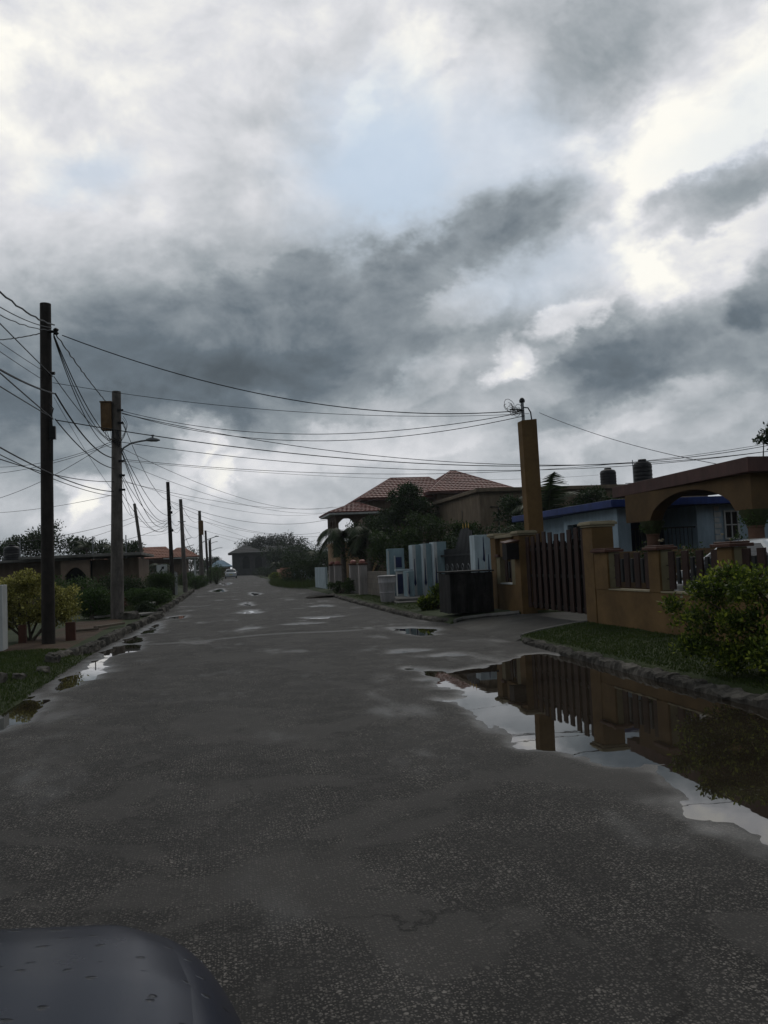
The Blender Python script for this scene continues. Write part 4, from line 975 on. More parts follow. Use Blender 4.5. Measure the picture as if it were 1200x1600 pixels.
lh = MB(); lh.tube([(-2.3, 26.7, 5.62), (-2.15, 26.69, 5.635), (-1.98, 26.68, 5.62), (-1.88, 26.68, 5.61)], [.035, .07, .06, .02], 10); lh.lathe(-2.1, 26.69, [(.03, 5.68), (.03, 5.74), (.05, 5.75), (.05, 5.78), (.01, 5.79)], 10)
lh.build('lamp_head', M_galv, am_, smooth=True)
for z in (6.6, 6.2, 5.0, 4.55, 4.1): MB().box(-3.16+.02*(7-z)*.1, -2.98, 26.83, 26.9, z-.03, z+.03).build('bracket', M_iron, PB)
PC = pole('utility_pole', 'slim leaning grey utility pole behind the round bush', (-6.07, 60, 6.31), (-5.35, 60, 0), .14, .10, M_pole_grey)
PD = pole('utility_pole', 'black wooden utility pole behind the small white sign', (-3.15, 50, 6.73), (-3.02, 50, 0), .13, .10, M_wood_dark)
for q_ in ((-3.1, -2.98, 5.1, 5.3), (-3.06, -2.92, 4.85, 5.0), (-3.05, -2.9, 3.8, 3.95)): MB().box(q_[0], q_[1], 49.8, 49.9, q_[2], q_[3]).build('insulator', M_iron, PD)
PE = pole('utility_pole', 'grey concrete utility pole standing beside the corrugated gate', (-2.79, 57, 6.28), (-2.64, 57, 0), .16, .11, M_pole_grey)
MB().tube([(-2.7, 56.9, 3.45), (-2.45, 56.8, 3.6), (-2.15, 56.8, 3.68)], .02, 6).build('bracket', M_galv, PE); MB().tube([(-2.7, 56.9, 2.95), (-2.4, 56.8, 3.1), (-2.0, 56.8, 3.2)], .02, 6).build('bracket', M_galv, PE); MB().box(-3.0, -2.5, 56.85, 56.9, 4.75, 4.8).build('bracket', M_galv, PE)
PF = pole('utility_pole', 'grey pole with a vine-wrapped ochre box and a lamp on a long arm', (-2.16, 78, 6.93), (-2.13, 78, 0), .22, .13, M_pole_grey)
MB().box(-2.3, -1.85, 77.75, 77.95, 4.7, 6.0).build('transformer_box', M_boxmetal, PF, bevel=.02)
ar_ = MB().tube([(-2.0, 77.9, 4.0), (-1.4, 77.8, 4.3), (-.75, 77.8, 4.5)], .035, 6).build('lamp_arm', M_galv, PF); MB().box(-.85, -.5, 77.7, 77.9, 4.47, 4.55).build('lamp_head', M_galv, ar_)
PG = pole('utility_pole', 'far dark utility pole just right of the vine-wrapped one', (-2.15, 100, 6.11), (-2.0, 100, 0), .16, .12, M_wood_dark)
PI = pole('utility_pole', 'short far dark pole between two taller far ones', (-1.6, 92, 4.7), (-1.6, 92, 0), .12, .10, M_wood_dark)
PH = pole('utility_pole', 'farthest pole holding two small street lamps', (-1.87, 115, 5.65), (-1.87, 115, 0), .13, .10, M_pole_grey)
ar_ = MB().tube([(-1.87, 115, 5.0), (-1.3, 114.9, 5.2), (-.9, 114.9, 5.25)], .04, 6).tube([(-1.87, 115, 4.0), (-1.0, 114.9, 4.35), (-.3, 114.9, 4.4)], .04, 6).build('lamp_arm', M_galv, PH)
for x in (-5.5,): pass

# ------------------------------------------------------------------ overhead cables
NCAB = [0]
def cable(a, b, sag, r, label, wig=0):
    a, b = Vector(a), Vector(b); n = 26; P = []
    for i in range(n+1):
        t = i/n; p_ = a.lerp(b, t); p_.z -= 4*sag*t*(1-t)
        if wig: p_.z += wig*math.sin(t*70+NCAB[0]); p_.x += wig*math.cos(t*63+NCAB[0])
        P.append(p_)
    o = MB().tube(P, r, 5).build('overhead_cable', M_cable, origin=tuple(a)); NCAB[0] += 1
    tag(o, label, 'cable', 'overhead cables'); return o
cable((-3.38, 18.2, 6.78), (-3.31, 8.52, 5.86), 0.35, 0.016, 'thick twisted cable from the top of the dark pole, topmost at the left', 0.01)
cable((-3.43, 18.2, 6.72), (-3.28, 8.52, 5.2), 0.25, 0.009, 'thin cable second from the top at the left frame edge, reaching the dark pole top')
cable((-3.44, 18.2, 6.67), (-3.33, 8.74, 5.11), 0.28, 0.009, 'thin cable third from the top at the left frame edge, reaching the dark pole top', 0.008)
cable((-3.56, 18.2, 6.62), (-5.69, 21.08, 7.21), 0.05, 0.012, 'nearly level cable from the dark pole top to the left frame edge', 0.006)
cable((-3.42, 18.2, 5.68), (-3.31, 8.52, 5.37), 0.02, 0.01, 'straight thin cable sloping to the middle bracket of the dark pole from the left')
cable((-3.64, 18.4, 5.84), (-3.3, 10.0, 4.86), 0.03, 0.006, 'very thin wire meeting the dark pole just under its top third, from the left')
cable((-3.65, 18.4, 5.65), (-3.29, 10.0, 4.75), 0.03, 0.006, 'very thin wire running just below the topmost very thin wire at the left')
cable((-3.4, 18.2, 5.32), (-3.36, 8.52, 4.53), 0.18, 0.018, 'thick black cable from the left reaching the dark pole a third down')
cable((-3.43, 18.2, 4.78), (-3.32, 8.52, 4.71), 0.02, 0.012, 'black cable sloping down to the cluster low on the dark pole')
cable((-3.44, 18.2, 4.8), (-3.31, 8.52, 4.21), 0.02, 0.01, 'thinner black cable just below the one reaching the dark pole cluster')
cable((-3.33, 26.9, 4.05), (-3.74, 4.58, 4.21), 0.5, 0.013, 'long black cable sagging from the left edge past the dark pole to the concrete pole')
cable((-3.32, 26.9, 4.37), (-4.15, 7.52, 3.62), 0.35, 0.01, 'long thin cable from the left edge low past the dark pole to the concrete pole')
cable((-3.33, 26.9, 3.91), (-4.03, 7.01, 4.01), 0.35, 0.009, 'thin cable from the left edge ending lowest on the concrete pole')
cable((-3.35, 26.9, 5.62), (-9.01, 31.24, 5.54), 0.35, 0.008, 'upper thin service cable from the concrete pole to the left house side')
cable((-3.33, 26.9, 5.56), (-9.01, 31.24, 5.17), 0.25, 0.008, 'middle thin service cable from the concrete pole to the left house side')
cable((-3.48, 26.9, 5.58), (-8.98, 31.24, 4.03), 0.3, 0.008, 'lower thin service cable from the concrete pole to the left house side')
cable((-3.33, 26.9, 3.95), (-9.74, 34.04, 4.02), 0.15, 0.007, 'thin low cable from the concrete pole leaving the left frame edge below the others')
cable((-6.09, 60, 5.37), (-14.21, 43.2, 3.16), 0.5, 0.014, 'drooping cable from the leaning pole to the left over the trees')
cable((-5.97, 60, 5.1), (-13.03, 41.8, 2.41), 0.5, 0.012, 'lower drooping cable from the leaning pole to the left over the trees')
cable((-3.22, 50, 4.14), (-12.74, 44.0, 2.96), 0.7, 0.012, 'long cable from the black pole to the left just over the roofs')
cable((-3.36, 18.2, 6.61), (-3.49, 26.9, 6.87), 0.05, 0.013, 'outermost twisted cable from the dark pole top to the ochre box', 0.012)
cable((-3.39, 18.2, 6.58), (-3.29, 26.9, 5.62), 0.35, 0.012, 'upper cable of the bundle hanging between the dark pole and the concrete pole')
cable((-3.39, 18.2, 6.56), (-3.33, 26.9, 5.66), 0.5, 0.01, 'middle cable of the bundle hanging between the dark pole and the concrete pole')
cable((-3.39, 18.2, 6.53), (-3.27, 26.9, 5.42), 0.62, 0.01, 'lower cable of the bundle hanging between the dark pole and the concrete pole')
cable((-3.4, 18.2, 5.68), (-3.29, 26.9, 5.52), 0.15, 0.009, 'thin cable from the middle bracket of the dark pole to the concrete pole')
cable((-3.38, 18.2, 5.32), (-3.3, 26.9, 5.1), 0.3, 0.018, 'thick black cable continuing from the dark pole to the concrete pole')
cable((-3.39, 18.2, 4.78), (-3.31, 26.9, 4.77), 0.2, 0.013, 'cable from the low cluster of the dark pole to the concrete pole')
cable((-3.41, 18.2, 5.25), (-3.33, 26.9, 4.05), 0.1, 0.005, 'faint wire dropping steeply between the dark pole and the concrete pole')
cable((-3.22, 18.2, 6.56), (7.08, 18.6, 4.95), 0.62, 0.011, 'long black cable sweeping from the dark pole top to the mast on the ochre column')
cable((-3.43, 18.2, 5.55), (7.22, 18.65, 4.88), 0.3, 0.006, 'faint thin wire from the dark pole to the ochre column mast')
cable((-3.04, 26.9, 6.59), (7.01, 18.6, 4.89), 0.62, 0.009, 'sagging cable from the concrete pole top to the ochre column mast')
cable((-3.04, 26.9, 6.53), (7.1, 18.6, 4.82), 0.74, 0.009, 'second sagging cable from the concrete pole top to the ochre column mast')
cable((-3.04, 26.9, 6.5), (19.65, 25.94, 4.88), 1.05, 0.011, 'deeply sagging cable from the concrete pole to the far right behind the column')
cable((-3.39, 18.2, 4.76), (18.02, 24.41, 4.83), 0.85, 0.011, 'long cable from the dark pole cluster to the right frame side above the carport')
cable((-3.06, 26.9, 5.6), (19.73, 25.94, 4.89), 0.85, 0.01, 'long level cable from the concrete pole crossing low behind the ochre column')
cable((-2.98, 26.9, 5.05), (19.07, 25.94, 5.09), 0.75, 0.008, 'thin lowest cable passing behind the ochre column to the right')
cable((-3.07, 26.9, 5.01), (18.63, 39, 5.41), 0.4, 0.006, 'thin wire from the concrete pole towards the smaller water tank')
cable((7.47, 18.6, 4.89), (8.87, 13.6, 3.0), 0.12, 0.006, 'thin wire from the ochre column mast down to the carport roof on the right')
cable((-3.06, 26.9, 5.41), (7.17, 55, 5.32), 0.8, 0.008, 'cable from the street lamp bracket down to the red-roofed house')
cable((-3.07, 26.9, 4.97), (9.22, 57, 5.49), 1.0, 0.007, 'thin cable from the concrete pole to the eaves of the red-roofed house')
cable((-3.09, 26.9, 4.37), (11.26, 58, 6.19), 0.9, 0.007, 'flat thin cable from the concrete pole to the main roof of the red-roofed house')
cable((-3.09, 26.9, 4.41), (6.94, 55, 4.98), 0.6, 0.006, 'very thin wire from the concrete pole to the balcony roof corner')
cable((-3.06, 26.9, 5.41), (-3.19, 49.8, 4.76), 0.5, 0.012, 'topmost of the cables hanging between the concrete pole and the black pole')
cable((-3.07, 26.9, 5.33), (-3.2, 49.8, 4.5), 0.8, 0.012, 'second of the cables hanging between the concrete pole and the black pole')
cable((-3.07, 26.9, 5.29), (-3.2, 49.8, 4.39), 1.1, 0.013, 'third of the cables hanging between the concrete pole and the black pole')
cable((-3.08, 26.9, 4.61), (-3.2, 49.8, 4.28), 0.5, 0.01, 'fourth of the cables hanging between the concrete pole and the black pole')
cable((-3.08, 26.9, 4.53), (-3.21, 49.8, 4.13), 0.9, 0.01, 'fifth of the cables hanging between the concrete pole and the black pole')
cable((-3.1, 26.9, 4.01), (-3.21, 49.8, 3.98), 0.6, 0.009, 'lowest of the cables hanging between the concrete pole and the black pole')
cable((-3.01, 26.9, 6.22), (-3.17, 49.8, 5.66), 0.55, 0.01, 'steep black cable from the ochre box level to the top of the black pole')
cable((-3.1, 26.9, 3.81), (-6.09, 60, 5.6), 0.3, 0.008, 'short-looking cable from the concrete pole to the leaning pole top')
cable((-3.09, 26.9, 4.51), (-6.05, 60, 5.46), 0.5, 0.008, 'steeper cable from the concrete pole to the leaning pole')
cable((-3.1, 49.8, 5.66), (-2.77, 57, 5.85), 0.4, 0.01, 'upper short cable between the black pole and the pole by the gate')
cable((-3.12, 49.8, 4.76), (-2.79, 57, 4.91), 0.5, 0.01, 'middle short cable between the black pole and the pole by the gate')
cable((-3.13, 49.8, 4.5), (-2.8, 57, 4.48), 0.6, 0.01, 'lower short cable between the black pole and the pole by the gate')
cable((-2.72, 57, 5.85), (-2.11, 78, 6.11), 0.6, 0.012, 'upper cable drooping between the pole by the gate and the vine-wrapped pole')
cable((-2.75, 57, 4.91), (-2.14, 78, 5.05), 0.9, 0.012, 'middle cable drooping between the pole by the gate and the vine-wrapped pole')
cable((-2.76, 57, 4.48), (-2.16, 78, 4.17), 1.2, 0.012, 'lower cable drooping between the pole by the gate and the vine-wrapped pole')
cable((-2.11, 78, 6.11), (-2.17, 100, 5.66), 0.8, 0.014, 'cable between the vine-wrapped pole and the far dark pole')
cable((-2.17, 100, 5.66), (-1.93, 115, 5.13), 0.8, 0.014, 'cable between the far dark pole and the farthest pole')
cable((-6.01, 60, 5.19), (-2.77, 57, 5.64), 0.5, 0.008, 'cable rising from the leaning pole to the pole by the gate')
cable((-5.98, 60, 4.83), (-3.21, 50, 4.52), 0.3, 0.008, 'cable between the leaning pole and the black pole')
cable((-5.95, 60, 4.16), (-2.76, 57, 4.48), 0.3, 0.007, 'lowest cable between the leaning pole and the pole by the gate')
cable((-3.1, 49.8, 5.62), (6.91, 56, 4.53), 0.75, 0.011, 'cable crossing the street from the top of the black pole to the balcony wing')
cable((-3.1, 49.8, 5.58), (6.36, 56, 3.68), 0.8, 0.009, 'second cable crossing the street from the black pole, ending lower by the palm')
cable((-2.74, 57, 5.29), (6.8, 58, 3.48), 0.5, 0.008, 'cable from the pole by the gate across the street to the arching palm')
cable((-2.76, 57, 4.65), (7.0, 62, 3.05), 0.5, 0.008, 'lower cable from the pole by the gate across the street')
cable((-2.11, 78, 6.11), (8.99, 80, 2.39), 0.4, 0.009, 'far cable from the vine-wrapped pole down to the right side trees')
cable((-0.83, 78, 4.65), (8.96, 100, 3.33), 0.5, 0.009, 'far cable from the long lamp arm towards the right side trees')

# ------------------------------------------------------------------ vegetation
def branchy(name, label, cat, base, blobs, nleaf, leaf, mat, seed, stems=5, r0=.05, group=None, bark=M_bark, **kw):
    t = thing(name, label, cat, base, group); r = random.Random(seed); m_ = MB()
    for i in range(stems):
        bl_ = blobs[i % len(blobs)]; tgt = Vector((bl_[0]+r.uniform(-.5, .5)*bl_[3], bl_[1]+r.uniform(-.5, .5)*bl_[4], bl_[2]+r.uniform(-.2, .4)*bl_[5]))
        s_ = Vector(base)+Vector((r.uniform(-.08, .08), r.uniform(-.08, .08), -.05)); mid_ = s_.lerp(tgt, .5)+Vector((r.uniform(-.1, .1), r.uniform(-.1, .1), .1))*((tgt-s_).length*.5)
        m_.tube([s_, s_.lerp(mid_, .5), mid_, mid_.lerp(tgt, .6)+Vector((0, 0, .03)), tgt], [r0, r0*.8, r0*.6, r0*.4, r0*.15], 7)
    m_.build('trunk' if cat in ('tree', 'palm') else 'stems', bark, t, smooth=True)
    if cat in ('tree', 'shrub', 'plant'):
        m0 = min(b_[3] for b_ in blobs); blobs = clump(blobs, int(14*len(blobs)**.7), m0*(.30 if cat == 'shrub' else .42), m0*(.52 if cat == 'shrub' else .75), seed)
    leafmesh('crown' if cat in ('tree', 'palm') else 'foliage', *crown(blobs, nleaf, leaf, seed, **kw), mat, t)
    return t
# big shrub in front of the ochre wall
branchy('shrub', 'large bright green shrub in front of the ochre wall at the right frame edge', 'shrub', (5.95, 7.7, .18),
        [(5.75, 7.9, .55, .75, .75, .42), (6.1, 7.5, .78, .75, .75, .38), (5.25, 8.5, .68, .5, .42, .30), (5.3, 8.4, 1.0, .4, .35, .22), (4.95, 8.35, .45, .3, .3, .16), (5.75, 8.2, 1.1, .5, .4, .24), (5.28, 8.2, .35, .38, .4, .22), (5.55, 8.55, 1.16, .32, .3, .20), (6.45, 7.9, .95, .55, .5, .32), (5.9, 7.0, .62, .7, .6, .42), (5.5, 7.4, .42, .6, .5, .32), (6.3, 6.6, .9, .7, .6, .35), (5.9, 8.7, .95, .35, .3, .22), (6.9, 7.0, .8, .7, .7, .5)],
        40000, .05, M_leaf_shrub, 11, stems=16, r0=.022, shell=.5)
branchy('shrub', 'yellow-green shrub behind the dark wooden pole on the left', 'shrub', (-4.3, 19.7, .1),
        [(-4.6, 19.9, 1.2, .85, .7, .42), (-5.6, 20, .8, .7, .5, .5), (-3.75, 19.8, .62, .45, .4, .3), (-4.6, 20.0, .62, .8, .5, .35), (-5.1, 20.0, 1.0, .7, .6, .5), (-3.75, 19.9, .95, .62, .6, .38), (-5.3, 20.1, 1.1, .6, .6, .38), (-4.4, 19.8, 1.35, .5, .5, .22), (-3.45, 19.6, .72, .38, .4, .26), (-5.0, 19.7, .7, .5, .4, .2), (-4.2, 19.8, .7, .6, .4, .25)], 32000, .055, M_leaf_yellow, 12, stems=9, r0=.035, shell=.4)
branchy('clipped_bush', 'dark rounded clipped bush right of the yellow-green shrub', 'bush', (-4.15, 27.5, .1), [(-4.1, 27.9, .58, .60, .5, .46)], 9000, .06, M_leaf_hedge, 13, shell=.25)
branchy('clipped_bush', 'dark bush behind the rounded clipped bush below the arched porch', 'bush', (-5.4, 33, .1), [(-5.3, 33, .85, .78, .6, .62), (-6.6, 34, .9, .8, .6, .6)], 7000, .07, M_leaf_hedge, 14, shell=.3)
branchy('clipped_bush', 'black-green bush close to the left side of the concrete pole', 'bush', (-4.2, 34, .1), [(-4.3, 34, .85, .75, .6, .6), (-3.6, 34.2, .8, .55, .5, .52)], 7000, .07, M_leaf_dark, 15, shell=.3)
branchy('red_bush', 'reddish low bush directly behind the concrete pole', 'bush', (-3.75, 29.6, .1), [(-3.75, 29.7, .5, .36, .4, .34)], 3500, .06, M_leaf_red, 16, shell=.3)
branchy('clipped_hedge', 'flat-topped clipped hedge right of the concrete pole', 'hedge', (-2.9, 32, .1), [(-3.3, 32.2, .62, .5, .5, .28), (-2.75, 32.2, .6, .55, .5, .30), (-2.35, 32.4, .58, .38, .4, .26)], 10000, .055, M_leaf_hedge, 17, shell=.25, r0=.06)
branchy('clipped_bush', 'bright green round bush above the flat-topped hedge', 'bush', (-2.75, 36.5, .1), [(-2.85, 36.6, .95, .55, .5, .5), (-2.5, 36.6, 1.05, .42, .4, .42)], 8000, .06, M_leaf_mid, 18, shell=.3)
branchy('clipped_bush', 'dark low bush at the foot of the concrete pole', 'bush', (-2.75, 29.3, .1), [(-2.7, 29.4, .28, .4, .4, .24)], 3000, .05, M_leaf_dark, 19)
for i, (x, y, rx, h, lb) in enumerate([(-2.3, 66, .55, .95, 'small cube-shaped bush just right of the concrete pole by the gate'), (-2.0, 74, .6, 1.0, 'low clipped bush at the kerb in front of the vine-wrapped pole'), (-3.2, 72, .8, 1.3, 'wide dark bush behind the low clipped one on the far left'), (-.9, 84, .9, 2.0, 'tall leafy bush at the foot of the vine-wrapped pole'), (-1.5, 112, 1.1, 1.8, 'hazy bush near the farthest pole')]):
    branchy('roadside_bush', lb, 'bush', (x, y, .05), [(x, y, h*.55, rx, .6, h*.5)], 3000, .09, M_leaf_hedge, 30+i, shell=.3)
branchy('low_plant', 'leafy yellow-green plant between the blue wall and the plank bin', 'plant', (5.7, 22.6, .1), [(5.72, 22.6, .42, .34, .3, .3), (5.45, 22.6, .25, .3, .25, .2), (5.95, 22.7, .6, .2, .2, .25)], 2600, .10, M_leaf_shrub, 41, shell=.5, up=.6)
branchy('low_plant', 'dark low bush in front of the capped gate posts', 'plant', (5.3, 39.5, .1), [(5.25, 39.5, .38, .55, .5, .3), (5.6, 38.2, .4, .25, .4, .35)], 3500, .08, M_leaf_mid, 42)
branchy('clipped_hedge', 'tall dark block of hedge on the right beyond the capped gate posts', 'hedge', (5.3, 60, .1), [(5.6, 60, 1.1, .8, .8, .75), (4.7, 60.5, .85, .75, .7, .6), (6.1, 59, 1.2, .6, .6, .7)], 9000, .09, M_leaf_dark, 43, shell=.25)
branchy('clipped_bush', 'pale low bush beside the far pink wall', 'bush', (5.0, 86, .1), [(5.0, 86, .5, .7, .6, .45)], 2500, .09, M_leaf_shrub, 44)
branchy('clipped_bush', 'dark bush at the right kerb close to the white car', 'bush', (5.6, 120, .1), [(5.6, 120, .8, 1.8, 1, .8), (8.5, 118, .9, 1.6, 1, .9)], 4000, .12, M_leaf_dark, 45)
# climbing roses over the porch wall
rs = branchy('rose_bush', 'thin rose bush with pale flowers in front of the arched carport', 'bush', (9.3, 16.4, .1), [(9.3, 16.4, 1.3, .35, .8, .28), (9.2, 15.2, 1.35, .3, .5, .25), (9.4, 13.9, 1.45, .2, .25, .45), (9.3, 17.4, 1.35, .3, .3, .3)], 1600, .06, M_leaf_mid, 46, stems=9, r0=.012, shell=.7)
fl = MB(); r_ = random.Random(4)
for i in range(12): fl.rock(9.1+r_.random()*.4, 14+r_.random()*3.6, 1.45+r_.random()*.32, .035, .035, .03, i, 0)
fl.build('flowers', M_cream, rs); SCALE_ABOUT_CAM(rs)  # roses follow the same resize about the camera
# trees
branchy('tree', 'large dark rounded tree in front of the red-roofed house', 'tree', (10.3, 46, 0), [(10.4, 46, 4.55, 1.35, 1.3, 1.15), (11.4, 46, 4.1, 1.1, 1.1, .95), (9.5, 46, 4.0, .95, 1, .8), (10.2, 45.6, 5.3, .7, .7, .5), (12, 46.2, 3.6, .9, 1, .8)], 15000, .13, M_leaf_dark, 51, stems=8, r0=.14)
branchy('tree', 'broad dark green shrub-like tree behind the pale blue entrance', 'tree', (8.8, 38, 0), [(8.0, 37, 2.4, 1.0, 1, .9), (9.3, 37.5, 3.0, 1.1, 1, .8), (10.3, 37, 2.6, 1.1, 1, .9), (11.2, 38, 2.3, .9, 1, .8), (7.1, 37.5, 1.9, .7, .8, .9), (8.7, 36.5, 1.5, 1.4, .8, .9)], 17000, .11, M_leaf_mid, 52, stems=9, r0=.09)
branchy('tree', 'dark bushy tree left of the broad green one beside the palms', 'tree', (7.3, 44, 0), [(7.2, 44, 2.6, .9, .9, 1.1), (8.2, 44.5, 3.1, .9, 1, 1.0), (8.9, 45, 2.4, .9, .9, 1.1)], 10000, .12, M_leaf_dark, 53, stems=6, r0=.1)
branchy('tree', 'low dark tree behind the iron gate and bin enclosure', 'tree', (10.6, 31, 0), [(9.6, 31, 1.7, 1.1, 1, .8), (11.0, 31, 1.9, 1.2, 1, .75), (12.3, 31.5, 1.8, 1.0, 1, .7), (9.0, 32, 1.5, .8, .8, .8)], 11000, .10, M_leaf_dark, 54, stems=7, r0=.07)
branchy('tree', 'dark tree close to the flat-roofed house right of the palm', 'tree', (15.8, 33.5, 0), [(15.6, 33.5, 3.5, .9, .9, .6), (16.6, 33.8, 3.5, .9, .9, .55), (14.8, 33.4, 3.0, .7, .8, .6)], 7000, .11, M_leaf_dark, 55, stems=5, r0=.08)
branchy('tree', 'dark leafy tree in front of the barred window of the flat-roofed house', 'tree', (12.9, 35, 0), [(12.6, 35, 3.4, .8, .8, .7), (13.3, 35, 3.0, .6, .7, .7)], 5000, .11, M_leaf_dark, 56, stems=4, r0=.08)
branchy('tree', 'sparse tree top rising above the carport roof at the right frame edge', 'tree', (15.6, 21.5, 3.2 if False else 0), [(15.75, 21.5, 4.7, .5, .5, .28), (16.1, 21.5, 5.0, .5, .5, .32), (15.9, 21.3, 4.3, .35, .4, .25), (16.8, 21.8, 4.8, .8, .7, .55)], 1900, .13, M_leaf_dark, 57, stems=9, r0=.06, shell=.8)
branchy('tree', 'dark tree behind the left house, left of the wooden pole', 'tree', (-11.5, 60, 0), [(-13.3, 60, 3.4, 1.6, 1.2, .8), (-11.9, 60, 3.9, 1.2, 1.2, 1.0), (-10.4, 60.5, 3.5, 1.2, 1.2, .8), (-15, 60, 3.0, 1.4, 1, .8)], 11000, .15, M_leaf_dark, 58, stems=6, r0=.12)
branchy('tree', 'row-like dark tree behind the left house between the two near poles', 'tree', (-8.4, 62, 0), [(-9.3, 62, 3.1, 1.2, 1, .7), (-7.6, 62, 3.2, 1.1, 1, .75), (-6.6, 62, 3.0, .9, 1, .8)], 8000, .14, M_leaf_dark, 59, stems=6, r0=.12)
branchy('tree', 'wide hazy tree beyond the grey house at the street end', 'tree', (12, 200, 0), [(10, 200, 6.5, 4.5, 4, 1.9), (15, 200, 6.8, 4, 4, 1.8), (6, 200, 5.5, 3, 3, 1.6)], 12000, .35, M_leaf_far, 60, stems=6, r0=.3)
for i, (x, y, z, rx, rz, lb) in enumerate([(10.5, 150, 4.6, 4.0, 1.9, 'large dark tree right of the grey house covering part of its front'), (19, 190, 5.0, 6, 2.2, 'hazy far tree right of the wide one at the street end'), (24, 150, 4.2, 6, 2.0, 'hazy tree mass left of the arching palm'), (11.5, 120, 2.6, 2.4, 1.8, 'dark tree right of the grey house, above the pink wall'), (8.2, 100, 2.2, 1.7, 1.5, 'dark tree over the white fence posts'), (15, 95, 3.0, 3.0, 2.2, 'dark tree behind the tall block of hedge'), (10.5, 78, 2.3, 2.2, 1.6, 'low dark tree just behind the block of hedge'), (-3.5, 200, 3.0, 2.5, 1.8, 'far tree beside the blue-roofed house'), (-5.5, 130, 3.0, 2.4, 2.0, 'far tree behind the distant left poles')]):
    branchy('tree', lb, 'tree', (x, y, 0), [(x, y, z*.8, rx, 2.5, rz), (x-rx*.5, y, z*.65, rx*.6, 2, rz*.8), (x+rx*.5, y, z*.7, rx*.6, 2, rz*.8)], 6000, .2 if y < 140 else .3, M_leaf_far if y > 160 else M_leaf_dark, 70+i, stems=4, r0=.15)

def palm(name, label, base, h, nf, fl_, droop, seed, mat=M_leaf_palm, lean=(0, 0), r=.13, up=.5):
    t = thing(name, label, 'palm', base); g_ = random.Random(seed); B0 = Vector(base); topp = B0+Vector((lean[0], lean[1], h))
    MB().tube([B0+Vector((lean[0]*k*k/36, lean[1]*k*k/36, h*k/6)) for k in range(7)], [r*1.25, r, r*.9, r*.85, r*.82, r*.8, r*.7], 10).build('trunk', M_palmbark, t, smooth=True)
    VV = []; TT = []; rach = MB()
    for i in range(nf):
        az = 2*math.pi*i/nf*1.0+g_.uniform(-.25, .25)+(i % 2)*.5; e0 = up+g_.uniform(-.35, .45); L_ = fl_*g_.uniform(.8, 1.1)
        p_ = topp.copy(); d_ = Vector((math.cos(az)*math.cos(e0), math.sin(az)*math.cos(e0), math.sin(e0))); side = Vector((-math.sin(az), math.cos(az), 0)); pts = [p_.copy()]
        n = 22
        for k in range(n):
            d_ = (d_+Vector((0, 0, -droop/n))).normalized(); p_ = p_+d_*L_/n; pts.append(p_.copy())
            u = (k+1)/n; ll = L_*.33*math.sin(math.pi*min(1, u*.85+.12))**.6
            for s_ in (1, -1):
                for rep in (0, .5):
                    q_ = pts[-2].lerp(pts[-1], rep); dd = (side*s_*.9+d_*.55+Vector((0, 0, -.35-.3*g_.random()))).normalized()
                    wv = d_*.016*L_
                    e_ = q_+dd*ll*g_.uniform(.85, 1.05); VV += [q_-wv, q_+wv, e_+wv*.15, e_-wv*.15]; TT += [g_.random()*.7]*4
        rach.tube(pts[::3], [.028*L_/1.5*(1-k/len(pts[::3])*.8) for k in range(len(pts[::3]))], 5)
    rach.build('frond_ribs', M_leafrib, t)
    leafmesh('crown', np.array([tuple(v) for v in VV]), np.arange(len(VV)).reshape(-1, 4), np.array(TT), mat, t)
M_leafrib = plain('frond_rib', (.05, .06, .02), .6, .2, 5, 0)
palm('palm', 'arching palm in front of the balcony, its fronds curling down', (6.25, 44.5, 0), 2.95, 15, 2.0, 3.0, 81, r=.17, up=.75)
palm('palm', 'second arching palm just right of the balcony palm', (7.4, 43, 0), 2.9, 13, 1.9, 2.6, 82, r=.15, up=.7)
palm('palm', 'upright feathery palm between the ochre column and the blue house', (13.6, 33.5, 0), 3.2, 11, 2.3, 2.0, 83, r=.16, up=.9)
palm('palm', 'short bushy palm behind the left stretch of ochre wall', (9.8, 29.5, 0), 1.3, 12, 1.35, 1.6, 84, r=.1, up=.9)
palm('palm', 'bushy palm clump behind the gate left of the column', (11.2, 29.0, 0), 1.45, 12, 1.4, 1.7, 85, r=.1, up=.9)
palm('palm', 'palm silhouette left of the grey concrete pole on the skyline', (-7.2, 58, 0), 3.1, 11, 1.5, 2.2, 86, r=.12, up=.6)
palm('palm', 'spiky palm on the skyline nearer the dark wooden pole', (-9.0, 58, 0), 3.2, 11, 1.2, 1.6, 87, r=.1, up=.9)
palm('palm', 'small palm between the leaning pole and the black pole', (-4.9, 66, 0), 1.9, 11, 1.5, 2.4, 88, r=.12, up=.6)
palm('palm', 'far palm left of the dark tree above the pink wall', (6.9, 112, 0), 1.6, 10, 1.7, 2.2, 89, r=.14, up=.7)
palm('palm', 'far palm left of the tall hedge block', (9.0, 82, 0), 2.4, 11, 1.7, 2.2, 90, r=.14, up=.7)

